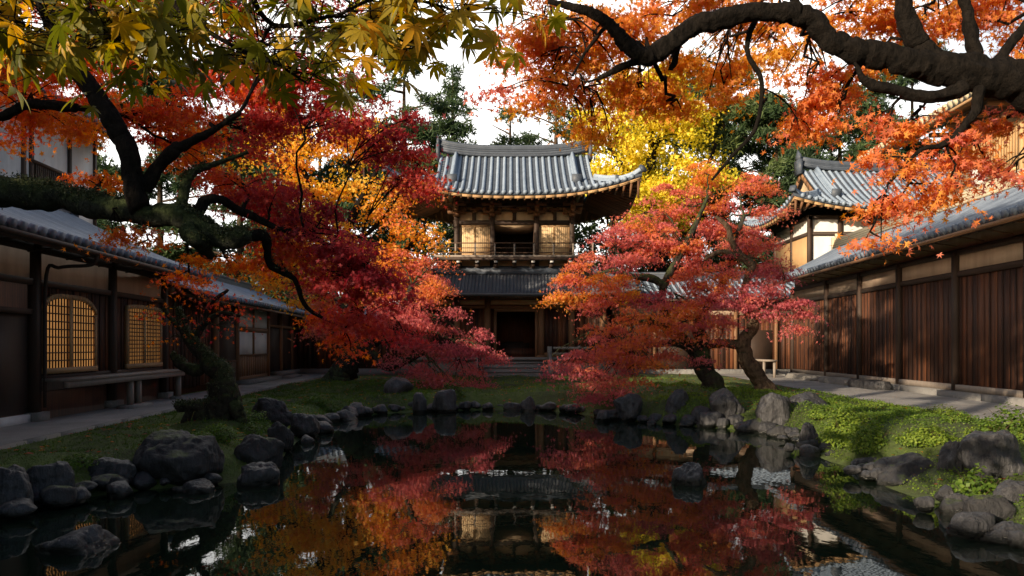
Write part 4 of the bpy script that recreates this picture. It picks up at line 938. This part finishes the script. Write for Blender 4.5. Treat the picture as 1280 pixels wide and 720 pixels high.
# --- gnarled old tree on the near bank
tree('old_tree', (-5.35, 13.3, GZ), 'gnarled mossy old trunk with sparse brown leaves on the near bank', 'tree', 'bark_moss', 'maple',
     [LN(13.4, (272, 548, 30), (271, 525, 23), (281, 495, 18), (277, 470, 14), (260, 450, 10), (243, 434, 7), (228, 410, 4.5), (222, 385, 3)),
      LN(13.2, (275, 505, 9), (255, 508, 7), (235, 507, 6), (220, 510, 6)), LN(13.2, (237, 508, 5), (234, 522, 5), (230, 540, 7)),
      LN(13.4, (262, 455, 8), (245, 462, 7), (225, 455, 6), (214, 442, 3)), LN(13.6, (240, 430, 5), (255, 405, 4), (275, 392, 3), (300, 395, 2)),
      LN(13.4, (230, 415, 4), (215, 400, 3), (205, 385, 2)), LN(13.5, (256, 405, 3), (262, 380, 2.5), (285, 362, 2)), LN(13.3, (292, 500, 9), (299, 525, 9), (296, 545, 11))],
     [pd(215, 385, 13.4, 26, 16, .40), pd(250, 372, 13.6, 34, 16, .42), pd(285, 378, 13.7, 28, 14, .38), pd(240, 400, 13.4, 24, 12, .46), pd(275, 410, 13.5, 26, 12, .36), pd(222, 420, 13.3, 18, 10, .5), pd(300, 395, 13.6, 20, 10, .36)],
     LEAF5, .06, .30, seed=4, clump=.34, droop=.4, ring=12, tvar=.1, wob=.12, moss={0: 4500, 1: 900, 3: 700})

# --- orange maple overhead, its trunk on the near right bank
tree('maple_tree', (6.6, 6.6, GZ), 'orange maple whose thick black limb sweeps across the top of the view', 'tree', 'bark', 'coral',
     [LW([(6.7, 6.6, .1, .50), (6.6, 6.6, 1.5, .40), (6.3, 6.7, 3.0, .34)], LN(7.1, (1400, 150, 34), (1300, 106, 28), (1212, 91, 21), (1150, 80, 17), (1100, 70, 15.5), (1044, 52, 14), (1010, 24, 12.5), (950, 14, 11.5), (880, 30, 12), (838, 52, 12), (808, 70, 11), (782, 55, 9), (756, 24, 7), (719, 10, 5), (685, 2, 3))),
      LN(7.2, (1165, 78, 14), (1148, 50, 12), (1130, 10, 11), (1125, -40, 10)), LN(7.2, (1225, 95, 9), (1216, 60, 8), (1205, 0, 6.5), (1190, -50, 6)),
      LN(7.0, (1205, 108, 10), (1165, 121, 7), (1119, 112, 7), (1088, 104, 6), (1076, 92, 3.5), (1068, 78, 2)), LN(7.3, (950, 16, 4), (936, 45, 3.5), (935, 68, 3.2), (952, 105, 3), (944, 160, 2.6), (915, 195, 2), (890, 225, 1.5)),
      LN(7.0, (1225, 110, 7), (1215, 145, 5), (1180, 180, 3.5), (1150, 188, 2.5), (1110, 230, 1.6)), LN(7.4, (812, 70, 6), (790, 78, 5), (768, 88, 4), (748, 98, 2.5)), LN(7.3, (850, 46, 5), (843, 75, 4), (838, 88, 3)),
      LN(7.2, (1235, 95, 8), (1262, 55, 6), (1290, 20, 5)), LN(7.5, (1010, 26, 5), (985, -10, 4), (960, -40, 3)), LN(7.4, (760, 30, 3), (735, 60, 2), (715, 95, 1.5))],
     [pd(662, 40, 8.2, 45, 42, 0.49), pd(700, 20, 8, 60, 40, 0.55), pd(720, 75, 8.5, 55, 42, 0.61), pd(690, 115, 8.6, 36, 26, 0.59), pd(620, 112, 8.6, 18, 14, 0.37), pd(668, 88, 8.4, 28, 20, 0.55), pd(770, 40, 8.6, 60, 45, 0.59), pd(735, 145, 8.8, 34, 24, 0.65), pd(748, 172, 8.9, 22, 14, 0.69), pd(800, 115, 8.8, 52, 32, 0.65), pd(775, 95, 9, 40, 30, 0.62),
      pd(840, 20, 8.5, 70, 40, 0.62), pd(880, 75, 8.9, 55, 36, 0.67), pd(835, 90, 9.2, 30, 20, 0.63), pd(905, 105, 8.6, 40, 24, 0.62), pd(845, 135, 8.8, 22, 16, 0.65), pd(960, 60, 8.6, 48, 34, 0.72), pd(930, 10, 8.4, 60, 35, 0.63), pd(1010, 90, 8.3, 45, 32, 0.55), pd(1005, 135, 8.3, 36, 26, 0.51), pd(1000, 165, 8.3, 24, 14, 0.53), pd(1050, 115, 8.1, 45, 28, 0.51), pd(1040, 150, 8.2, 24, 14, 0.51),
      pd(1060, 15, 8.0, 70, 34, 0.59), pd(1150, 25, 8.2, 60, 40, 0.57), pd(1220, 20, 8.2, 60, 40, 0.55), pd(1280, 60, 8, 50, 40, 0.53), pd(1075, 80, 7.8, 36, 22, 0.57), pd(1140, 150, 7.4, 46, 24, 0.49), pd(1175, 185, 7.2, 46, 28, 0.51), pd(1120, 200, 7.2, 36, 26, 0.53), pd(1150, 235, 7.1, 46, 28, 0.57), pd(1105, 250, 7.1, 30, 24, 0.55), pd(1088, 290, 7.1, 15, 24, 0.55), pd(1195, 245, 7.2, 30, 20, 0.59), pd(1225, 195, 7.4, 36, 22, 0.47), pd(1260, 215, 7.4, 30, 18, 0.43), pd(1255, 150, 7.6, 40, 24, 0.49), pd(1100, 160, 7.3, 22, 16, 0.49),
      pd(1000, -40, 8.6, 80, 24, 0.57), pd(1200, -50, 8.6, 80, 24, 0.55)],
     LEAF5, .058, 2.3, seed=5, clump=.24, droop=.6, tvar=.055, wob=.14)

# --- yellow-green maple close overhead, its trunk on the bank left of the view
Yp = []
ytree_limbs = [LW([(-8.6, 3.2, .3, .28), (-8.2, 3.2, 2.0, .22), (-7.2, 3.1, 3.3, .17), (-5, 3.0, 4.0, .11), (-3.2, 2.8, 3.75, .06)], LN(2.7, (-120, 20, 12), (40, -10, 8), (190, -30, 6), (300, -40, 4))),
               LN(2.6, (190, -28, 5), (235, 22, 3.2), (300, 62, 2.6), (345, 80, 2), (385, 105, 1.2)), LN(2.5, (40, -10, 4), (60, 25, 3), (78, 62, 2.2), (95, 90, 1.2)), LN(2.7, (300, -40, 4), (340, 30, 3), (420, 20, 2.4), (470, 35, 1.8), (520, 60, 1.2)),
               LN(2.6, (420, 20, 2), (480, -5, 2), (540, 5, 1.6), (590, 20, 1)), LN(2.5, (100, -20, 3), (120, 30, 2.2), (150, 50, 1.6), (190, 55, 1)), LN(2.8, (340, 30, 2), (322, 60, 1.5), (300, 95, 1)), LN(2.6, (-40, 0, 3), (0, 25, 2.2), (30, 30, 1.5), (50, 60, 1))]
def near_leaf_tree():
    rng = np.random.default_rng(8); root = empty('maple_tree', (-8.6, 3.2, GZ), 'yellow green maple hanging large leaves close overhead', 'tree')
    tw = MB(); P_, T_, S_, C_ = [], [], [], []
    for i, (pts, rad) in enumerate(ytree_limbs):
        P, r = smooth_line(pts, len(pts)*8, rad); mb = MB(); mb.tube(P, r, 8, wob=.06, rng=rng); mb.build('trunk' if i == 0 else 'limb', M['bark'], root, smooth=True)
        if i == 0: P = P[-14:]
        for k in range(0, len(P), 1):
            for _ in range(3 if i in (4, 5) and k > 12 else 1 if rng.uniform() < .75 else 2):
                e_ = P[k]+rng.normal(0, 1, 3)*[.17, .2, .06]+np.array([0, 0, .02]); tw.tube(smooth_line([P[k], (P[k]+e_)/2+np.array([0, 0, .02]), e_], 5), np.linspace(.0028, .0013, 5), 4, False)
                for __ in range(rng.integers(1, 3)):
                    P_.append(e_+rng.normal(0, .018, 3)); d = rng.normal(0, 1, 3)*[.7, .7, .3]+np.array([0, 0, -rng.uniform(.3, 1.6)]); T_.append(d); S_.append(rng.uniform(.055, .115))
                    px = 640+P_[-1][0]/P_[-1][1]*F; C_.append(np.clip(rng.choice([.12, .25, .38, .75, .95], p=[.28, .3, .2, .14, .08])+rng.normal(0, .05)+(.26 if px > 430 else 0), 0, 1))
    tw.build('twigs', M['bark'], root)
    P_ = np.array(P_); T_ = np.array(T_); N_ = np.array([0, -.5, .5])+unit(rng, len(P_))*.9
    V, Q, nv = leaves_arrays(LEAFB, P_, N_, T_, np.array(S_)); raw_mesh('crown', V, Q, M['yellow'], root, np.repeat(np.array(C_), nv))
near_leaf_tree()

# --- twin maples on the right lawn
tree('maple_tree', (5.75, 21.3, .6), 'coral maple with a forked mossy trunk, layered over the far right bank', 'tree', 'bark_moss', 'coral',
     [LN(21.4, (893, 492, 14), (884, 472, 12), (876, 452, 11), (868, 438, 9), (852, 425, 7), (836, 405, 6), (826, 375, 5), (836, 345, 4.5), (855, 310, 4), (872, 275, 3), (885, 245, 2)),
      LN(21.4, (876, 450, 9), (880, 430, 8), (874, 408, 7), (882, 385, 5), (905, 350, 4), (915, 310, 3), (930, 270, 2.5)), LN(21.3, (866, 436, 6), (842, 428, 4.5), (812, 432, 3), (780, 440, 2)), LN(21.2, (832, 358, 5), (815, 348, 5), (790, 345, 3.5), (765, 338, 2.2), (740, 345, 1.4)), LN(21.2, (838, 410, 5), (800, 402, 3), (765, 415, 2)),
      LN(21.3, (880, 432, 5), (900, 428, 6), (922, 430, 5), (932, 432, 4))],
     [pd(735, 345, 20.8, 50, 24, .52, 18), pd(705, 340, 20.8, 26, 16, .36), pd(712, 370, 20.6, 26, 14, .58), pd(770, 310, 21.2, 55, 28, .22, -12), pd(760, 350, 21, 40, 20, .60), pd(820, 290, 22, 55, 32, .34, -12), pd(850, 248, 22.4, 50, 30, .38, -10), pd(800, 270, 22.4, 44, 22, .24), pd(905, 275, 22.4, 55, 34, .34), pd(930, 235, 22.8, 42, 24, .46), pd(880, 215, 23, 36, 18, .56), pd(965, 255, 22.8, 30, 18, .44),
      pd(870, 325, 21.6, 50, 28, .36), pd(840, 300, 21.4, 40, 20, .50), pd(800, 365, 21, 48, 18, .18), pd(750, 385, 20.8, 30, 14, .30, 25), pd(845, 370, 21, 40, 22, .52), pd(880, 360, 21.2, 42, 22, .30),
      pd(815, 400, 20.4, 62, 24, .46, 14), pd(765, 425, 20.2, 50, 24, .44, 22), pd(725, 450, 20.2, 34, 20, .24, 30), pd(860, 400, 20.8, 46, 22, .42), pd(800, 438, 20.1, 56, 22, .40, 10), pd(850, 432, 20.4, 36, 18, .34), pd(750, 468, 20.0, 42, 18, .18, 12), pd(705, 460, 20.2, 16, 14, .14), pd(790, 470, 20.1, 34, 14, .22), pd(740, 490, 20, 28, 10, .14), pd(755, 440, 21, 40, 26, .16), pd(690, 445, 20.4, 8, 12, .2)],
     LEAF3, .074, 2.1, seed=6, clump=.40, droop=.85, tvar=.08, flat=.22)
tree('maple_tree', (7.3, 20.9, .6), 'smaller pink maple with a pale sunlit leaning trunk beside the coral one', 'tree', 'bark_brown', 'coral',
     [LN(20.9, (961, 494, 14), (952, 478, 10.5), (940, 458, 10), (931, 438, 9), (932, 424, 8), (940, 410, 7), (938, 395, 6), (928, 375, 5), (935, 345, 4.5), (940, 330, 4), (925, 318, 4), (914, 300, 4), (910, 285, 3.5), (895, 270, 2)),
      LN(20.9, (930, 432, 6), (912, 430, 5), (898, 427, 3.5)), LN(20.9, (938, 398, 4), (955, 380, 3.5), (985, 375, 2), (1005, 390, 1.2)), LN(20.9, (938, 332, 4), (925, 322, 3.5), (900, 315, 3), (880, 325, 2))],
     [pd(960, 360, 20.6, 48, 24, .18), pd(990, 385, 20.4, 32, 16, .20), pd(1002, 405, 20.4, 18, 9, .24), pd(925, 372, 20.6, 42, 20, .16), pd(905, 395, 20.7, 34, 16, .26), pd(960, 395, 20.4, 26, 10, .16), pd(940, 320, 21.2, 40, 24, .30), pd(975, 335, 21, 26, 18, .20), pd(925, 290, 21.6, 44, 22, .38), pd(895, 420, 20.6, 18, 10, .34), pd(880, 345, 21, 36, 20, .46)],
     LEAF3, .074, 2.2, seed=7, clump=.38, droop=.8, tvar=.08, flat=.22)

# --- pink maple at the far left bank
tree('maple_tree', (-6.2, 25.9, .6), 'pink weeping maple with a mossy leaning trunk on the far left lawn', 'tree', 'bark_moss', 'coral',
     [LN(25.9, (416, 486, 17), (426, 466, 13), (437, 448, 12), (450, 434, 10), (470, 425, 8), (490, 410, 6), (505, 385, 4), (515, 355, 3)),
      LN(25.7, (455, 432, 6), (466, 442, 5), (482, 460, 5), (505, 453, 4), (530, 440, 2.5)), LN(25.7, (470, 425, 5), (500, 420, 4), (535, 415, 3), (565, 425, 2)), LN(26, (452, 432, 7), (440, 405, 5), (425, 380, 4), (410, 350, 3))],
     [pd(545, 395, 25.4, 55, 26, .18, 16), pd(590, 425, 25.2, 40, 18, .16, 20), pd(505, 385, 25.6, 46, 24, .22), pd(520, 355, 26, 46, 20, .42), pd(470, 400, 25.8, 42, 22, .26), pd(530, 425, 25, 42, 16, .14), pd(500, 448, 24.6, 46, 14, .15, 22), pd(545, 470, 24.4, 40, 14, .16, 25), pd(580, 468, 24.8, 38, 20, .10), pd(600, 480, 24.8, 22, 12, .08), pd(565, 445, 25, 44, 16, .12), pd(560, 488, 24.2, 28, 9, .2), pd(470, 355, 26.5, 40, 20, .5), pd(540, 330, 27, 32, 18, .34), pd(500, 325, 27, 40, 18, .48), pd(425, 395, 26, 40, 22, .34), pd(395, 370, 26.5, 34, 20, .4), pd(610, 437, 25, 22, 10, .18)],
     LEAF3, .085, 2.1, seed=9, clump=.48, droop=.8, tvar=.07, flat=.3)

# --- glowing amber maple behind, left of the temple
tree('maple_tree', (-6.3, 28.5, GZ), 'tall amber maple glowing behind the crimson canopy, left of the temple', 'tree', 'bark', 'coral',
     [LN(28.5, (436, 474, 12), (440, 430, 10), (448, 380, 8), (436, 330, 7), (430, 297, 6), (445, 262, 5), (456, 240, 4), (470, 215, 3)), LN(28.5, (440, 340, 5), (410, 290, 4), (395, 250, 4), (380, 215, 3), (365, 190, 2.5)), LN(28.5, (434, 300, 4), (460, 290, 3), (480, 270, 2), (500, 240, 1.6)), LN(28.5, (446, 375, 5), (490, 330, 4), (520, 300, 3), (535, 280, 2)), LN(28.5, (395, 250, 3), (375, 240, 2), (345, 230, 1.5))],
     [pd(350, 190, 28.1, 45, 28, 0.72), pd(400, 170, 28.6, 45, 26, 0.76), pd(460, 175, 29.1, 45, 28, 0.70), pd(510, 225, 29.1, 30, 24, 0.56), pd(420, 230, 29.1, 50, 22, 0.84), pd(365, 240, 29.1, 45, 24, 0.80), pd(480, 255, 28.6, 40, 26, 0.70), pd(515, 285, 28.1, 30, 26, 0.62), pd(400, 290, 28.1, 50, 30, 0.82), pd(455, 305, 28.1, 45, 28, 0.76), pd(500, 320, 28.1, 40, 22, 0.60), pd(360, 300, 28.1, 50, 32, 0.78), pd(420, 345, 27.6, 55, 28, 0.84), pd(340, 350, 28.1, 40, 26, 0.70), pd(480, 350, 27.6, 40, 20, 0.70), pd(520, 345, 27.9, 28, 16, 0.60), pd(400, 385, 27.6, 40, 20, 0.72), pd(330, 130, 29.1, 40, 26, 0.65)],
     LEAF1, .14, 2.6, seed=10, clump=.60, droop=.5, tvar=.08, flat=.5, nclump=.8)

# --- ginkgo and conifers
def crown_pads(rng, cx, cy, Y, wpx, hpx, n, tint, jit=.05, rp=(.22, .34), cone=False):
    out = []
    for i in range(n):
        v = rng.uniform(-1, 1); lim = math.sqrt(max(0, 1-v*v)) if not cone else (1-(v+1)/2)*.95+.05
        uu = rng.uniform(-1, 1)*lim; rr = rng.uniform(*rp)*(1 if not cone else (.45+.55*lim)); out.append((at(cx+uu*wpx, cy-v*hpx, Y+rng.uniform(-1, 1)*wpx*lim*Y/F*.8), (rr*wpx*Y/F, rr*wpx*Y/F, rr*wpx*Y/F*.42), 0, np.clip(tint+rng.normal(0, jit), 0, 1)))
    return out
rng = np.random.default_rng(41)
tree('ginkgo_tree', (9.5, 49, GZ), 'bright yellow ginkgo behind the temple roof', 'tree', 'bark', 'ginkgo',
     [LN(49, (820, 470, 11), (818, 380, 10), (824, 300, 9), (812, 240, 7), (815, 180, 5), (810, 120, 3)), LN(49, (822, 290, 6), (850, 250, 5), (880, 215, 3), (895, 180, 2)), LN(49, (816, 250, 5), (790, 225, 4), (765, 190, 3)), LN(49, (815, 190, 4), (840, 150, 3), (858, 110, 2))],
     crown_pads(rng, 815, 190, 49, 84, 100, 64, .58, .14)+[pd(785, 250, 48, 36, 20, .5), pd(815, 265, 48, 38, 20, .45), pd(760, 215, 48, 28, 20, .5), pd(850, 240, 48, 36, 22, .4), pd(780, 115, 48, 26, 20, .6)],
     FAN, .22, 3.2, seed=42, clump=.85, droop=.2, flat=.6, tvar=.12, nclump=.9)
def needle_tpl():
    V, Q = [], []; r_ = np.random.default_rng(2)
    for i in range(7):
        d = nrm(r_.normal(0, 1, 3)+np.array([0, .5, .3])); s_ = nrm(np.cross(d, r_.normal(0, 1, 3)))*.12; b = len(V); V += [-s_, s_, d+s_*.3, d-s_*.3]; Q.append((b, b+1, b+2, b+3))
    return np.array(V), np.array(Q)
NEED = needle_tpl()
def conifer(name, label, px, top, foot_Y, wpx, bot, n, tint, seed, cone, size=.42, cov=3.4, rp=(.22, .36), name_g='conifers behind the buildings', lean=0):
    rng = np.random.default_rng(seed); Y = foot_Y; cy = (top+bot)/2; hp = (bot-top)/2
    k = Y/F; limbs = [LN(Y, (px+lean, 440, .30/k), (px+lean*.5, bot, .24/k), (px, cy, .17/k), (px, top+6, .05/k))]
    for i in range(7):
        v = bot-(bot-top)*(.1+.11*i); sg = 1 if i % 2 else -1; L = wpx*(.8 if not cone else .8*(v-top)/(bot-top)); limbs.append(LN(Y, (px, v+8, .09/k), (px+sg*L*.5, v+2, .06/k), (px+sg*L, v-4, .03/k)))
    tree(name, (at(px+lean, 440, Y)[0], Y, GZ), label, 'tree', 'bark_pine', 'pine', limbs, crown_pads(rng, px, cy, Y, wpx, hp, int(n*1.5), tint, .12, rp, cone), NEED, size, cov, name_g, seed, droop=.2, clump=.65, flat=.5, twigs=False, tvar=.12, nclump=.9, ring=8)
conifer('cedar_tree', 'pointed dark cedar standing against the bright sky left of the temple ridge', 566, 84, 56, 38, 250, 34, .35, 51, True, rp=(.3, .5))
conifer('pine_tree', 'small round pine centred above the temple ridge', 638, 138, 62, 29, 230, 14, .6, 52, False)
conifer('pine_tree', 'open pine peeking between the orange leaves and the temple ridge end', 695, 122, 58, 38, 230, 16, .5, 53, False)
conifer('pine_tree', 'broad pine whose open boughs show left of the cedar', 505, 60, 48, 62, 260, 24, .45, 54, False)
conifer('pine_tree', 'tall dark pine close behind the ginkgo on its storehouse side', 905, 85, 54, 70, 300, 34, .4, 55, False)
conifer('pine_tree', 'green pine between the ginkgo and the hipped hall', 970, 130, 52, 62, 310, 30, .4, 56, False)
conifer('pine_tree', 'dense pine behind the roof of the hipped hall', 1050, 120, 58, 75, 300, 34, .35, 57, False)
conifer('pine_tree', 'blue green pine behind the top of the ginkgo', 845, 75, 60, 66, 290, 26, .45, 58, False)
conifer('pine_tree', 'dark pine behind the amber maple', 400, 110, 56, 95, 380, 24, .3, 59, False)
conifer('pine_tree', 'dark pine behind the white plastered storey', 200, 90, 52, 110, 360, 26, .3, 60, False)
conifer('pine_tree', 'low pine beside the balcony on the ginkgo side', 765, 235, 50, 48, 360, 18, .45, 61, False)
conifer('pine_tree', 'low pine beside the balcony on the amber maple side', 530, 250, 50, 46, 380, 18, .45, 62, False)
conifer('pine_tree', 'bushy dark pine behind the side wing roof', 300, 150, 46, 80, 390, 30, .3, 64, False)
conifer('pine_tree', 'dark pine closing the gap behind the garden wall', 455, 170, 47, 70, 400, 28, .35, 65, False)
conifer('cedar_tree', 'broad dark cedar left of the amber maple trunk', 360, 120, 50, 70, 400, 40, .3, 66, True)
conifer('pine_tree', 'rounded pine behind the coral maple top', 1000, 200, 50, 70, 380, 26, .4, 67, False)
conifer('pine_tree', 'dark low pine behind the ginkgo trunk', 860, 230, 54, 80, 400, 30, .35, 68, False)
conifer('pine_tree', 'far pine over the sunlit upper hall', 1140, 60, 62, 85, 300, 26, .3, 63, False)

def shade_pine(x, y, h, r, label, seed, n=26):  # pines added out of view, only to throw shade over the garden
    rng = np.random.default_rng(seed); limbs = [([(x, y, GZ-.1), (x+.2, y+.1, h*.45), (x-.1, y, h*.75), (x, y, h*.97)], [.34, .27, .18, .05])]; pads = []
    for i in range(n):
        z = h*rng.uniform(.78, 1.0); rr = r*(1.15-.6*(z/h-.78)/.22); a = rng.uniform(0, 6.28); d = rr*rng.uniform(.1, 1)
        q = rng.uniform(.6, 1.15); pads.append(((x+d*math.cos(a), y+d*math.sin(a), z), (q, q, q*.4), 0, .35+rng.normal(0, .1)))
    tree('pine_tree', (x, y, GZ), label, 'tree', 'bark_pine', 'pine', limbs, pads, NEED, .42, 2.6, 'added unseen shade pines beyond the lattice house', seed, droop=.2, clump=.8, flat=.45, twigs=False, ring=8)
for i, (x, y, h, r) in enumerate([(-14, -3.5, 16.2, 2.6), (-16, -9, 16.2, 2.8), (-12.5, -7, 15.0, 2.2), (-13, 1.5, 8.8, 2.2)]): shade_pine(x, y, h, r, 'added unseen tall bare trunked pine beyond the lattice house, throwing shade over the garden', 400+i, 20 if i < 3 else 15)

for i, (x, y, h, r) in enumerate([(-22, 50, 7.5, 4), (-15.5, 48, 6.5, 3.6), (-9.5, 50, 7, 3.6), (-5, 52, 7.5, 3.4), (1, 53, 8, 3.6), (5.6, 51, 7.6, 3.2), (4.9, 47, 11, 2.6), (8.2, 51, 10, 3.2), (11, 54, 8, 3.8), (16, 54, 8.5, 3.8), (27, 55, 10, 5)]):
    r0 = np.random.default_rng(500+i); pads = []
    for k in range(16):
        a = r0.uniform(0, 6.28); z = h*r0.uniform(.16, .95); d = r*r0.uniform(.1, .85)*(1-.5*(z/h)**3); q = r*r0.uniform(.3, .45); pads.append(((x+d*math.cos(a), y+d*math.sin(a), z), (q, q, q*.6), 0, .45+r0.normal(0, .12)))
    tree('evergreen_tree', (x, y, GZ), 'rounded dark evergreen in the belt of trees behind the temple and wings', 'tree', 'bark_pine', 'pine', [([(x, y, GZ-.1), (x+.1, y, h*.4), (x, y, h*.85)], [.25, .18, .05])], pads, LEAF1, .24, 2.6, 'evergreens behind the temple', 500+i, droop=.3, clump=.8, flat=.6, twigs=False, ring=8)

# ------------------------------------------------------------------ low plants
def shrub(name, px, py, Y, wpx, hpx, label, tint, seed, size=.045, cov=3.0, tpl=LEAF1, m='moss_leaf'):
    rng = np.random.default_rng(seed); c = at(px, py, Y); gz = float(ground_z(c[0], Y)); rx = wpx/2*Y/F; h = hpx*Y/F
    root = empty(name, (c[0], Y, gz), label, 'shrub', 'green plants on the banks'); st = MB()
    for i in range(9):
        e_ = np.array([c[0], Y, gz])+rng.normal(0, 1, 3)*[rx*.5, rx*.4, 0]+np.array([0, 0, h*rng.uniform(.5, .9)]); st.tube(smooth_line([(c[0]+rng.normal(0, .04), Y, gz-.03), (np.array([c[0], Y, gz])+e_)/2+rng.normal(0, .02, 3), e_], 5), np.linspace(.008, .003, 5), 4, False)
    st.build('stems', M['bark_brown'], root)
    n = int(cov*math.pi*rx*h/(.4*size*size)); U = unit(rng, n); U[:, 2] = np.abs(U[:, 2]); r = rng.uniform(.55, 1, (n, 1))**.6
    ph = rng.uniform(0, 6, 3); lump = 1+.16*np.sin(U[:, 0]*5+ph[0])*np.sin(U[:, 1]*5+ph[1])+.10*np.sin(U[:, 2]*8+ph[2])+.08*np.sin(U[:, 0]*13)
    P = np.array([c[0], Y, gz])+U*r*lump[:, None]*[rx, rx*.85, h]; V, Q, nv = leaves_arrays(tpl, P, U+unit(rng, n)*.7+np.array([0, 0, .3]), rng.normal(0, 1, (n, 3))*[1, 1, .3]+U*.6, size*rng.uniform(.6, 1.3, n))
    raw_mesh('foliage', V, Q, M[m], root, np.repeat(np.clip(tint+rng.normal(0, .15, n), 0, 1), nv))
shrub('shrub', 1058, 575, 12.4, 62, 44, 'bright green cushion shrub beside the slim upright boulder', .75, 201)
shrub('shrub', 1085, 590, 11.7, 50, 34, 'bright green leafy clump spilling toward the low flat stone', .65, 202)
shrub('shrub', 1028, 535, 15.0, 34, 16, 'low green tuft above the slim upright boulder', .6, 203)
shrub('fern', 1222, 628, 8.7, 54, 36, 'leafy green fern tucked between the near right boulders', .5, 204, .06, 1.8)
shrub('shrub', 1262, 540, 11.5, 56, 34, 'green leafy bush behind the great ridged boulder', .5, 205, .06, 1.8)
shrub('shrub', 1160, 570, 10.9, 60, 20, 'spreading yellow green clump on the sunny bank', .8, 206, .04)
shrub('shrub', 565, 492, 22.3, 32, 16, 'dark bluish leafy clump under the pink maple tip', .2, 207, .08, 1.8)
shrub('shrub', 205, 580, 10.8, 50, 16, 'low green clump beside the massive dark boulder', .4, 208, .04, 2)
shrub('shrub', 1235, 575, 10.6, 40, 30, 'small bush rising behind the great ridged boulder', .55, 209, .05, 2)

r0 = np.random.default_rng(611)
for i in range(30):
    left = i % 2 == 0
    for _ in range(60):
        x, y = (r0.uniform(-7, -3), r0.uniform(8, 20)) if left else (r0.uniform(4.5, 10), r0.uniform(8, 19)); sdv = float(pond_sd(x, y))
        if .15 < sdv < (1.0 if left else 2.6) and left_d(x, y) > 2.0 and right_d(x, y) > 3.6: break
    px = 640+x/y*F; hz = r0.uniform(.12, .26); gz = float(ground_z(x, y))
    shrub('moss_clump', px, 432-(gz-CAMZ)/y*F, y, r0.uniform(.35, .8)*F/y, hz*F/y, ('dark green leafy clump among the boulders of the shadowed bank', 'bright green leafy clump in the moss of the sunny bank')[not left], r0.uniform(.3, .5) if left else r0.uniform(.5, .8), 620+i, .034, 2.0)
def scatter(name, n, box, test, label, cat, m, size, tpl, tint, seed, up=.9, lift=.02, hang=0):
    rng = np.random.default_rng(seed); x = rng.uniform(box[0], box[1], n); y = rng.uniform(box[2], box[3], n); k = test(x, y, rng); x, y = x[k], y[k]; z = ground_z(x, y); n = len(x)
    P = np.stack([x, y, z+rng.uniform(0, lift, n)], 1); N = unit(rng, n)*(1.1-up)+np.array([0, 0, up]); T = rng.normal(0, 1, (n, 3)); T[:, 2] += hang
    sz = size*rng.uniform(.6, 1.4, n)*(.7+.6*np.clip((y-6)/20, 0, 1)); V, Q, nv = leaves_arrays(tpl, P, N, T, sz)
    nz = .5+.5*np.sin(x*1.3+2*np.sin(y*.9))*np.sin(y*1.1+x*.5); t = np.clip(tint+.35*(nz-.5)+rng.normal(0, .12, n), 0, 1)
    o = raw_mesh(name, V, Q, M[m], None, np.repeat(t, nv), (0, 15, GZ)); return tag(o, label, cat, kind='stuff')
def bankR(x, y, rng): s = pond_sd(x, y); return ((vnoise(x*.9+5, y*.9) > -.22) | (rng.uniform(0, 1, len(x)) < .3)) & (s > .12) & (right_d(x, y) > 3.1+rng.normal(0, .12, len(x))) & (rng.uniform(0, 1, len(x)) < 1/(1+.25*np.maximum(s-2.5, 0)))
def bankL(x, y, rng): s = pond_sd(x, y); return (s > .10) & (left_d(x, y) > 1.72)
BLADE = (np.array([(-.10, 0, 0), (.10, 0, 0), (.05, .75, .05), (-.02, 1, .18)]), np.array([(0, 1, 2, 3)]))
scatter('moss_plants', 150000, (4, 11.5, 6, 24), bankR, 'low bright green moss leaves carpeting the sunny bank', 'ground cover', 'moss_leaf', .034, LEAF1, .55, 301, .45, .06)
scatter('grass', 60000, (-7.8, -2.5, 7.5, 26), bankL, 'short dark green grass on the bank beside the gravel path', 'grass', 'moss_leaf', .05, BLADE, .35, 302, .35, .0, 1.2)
scatter('grass', 60000, (-5, 8.5, 18, 35), lambda x, y, r: bankL(x, y, r) & bankR(x, y, r), 'short green lawn grass before the temple stairs', 'grass', 'moss_leaf', .06, BLADE, .5, 303, .35, .0, 1.2)
scatter('fallen_leaves', 9000, (-9.5, 11.5, 6, 34), lambda x, y, r: (pond_sd(x, y) > .1) & (vnoise(x*.8, y*.8+9) > r.uniform(-.9, .9, len(x))), 'scattered fallen red and orange leaves on moss and paths', 'fallen leaves', 'maple', .06, LEAF5, .46, 304, .9, .03)
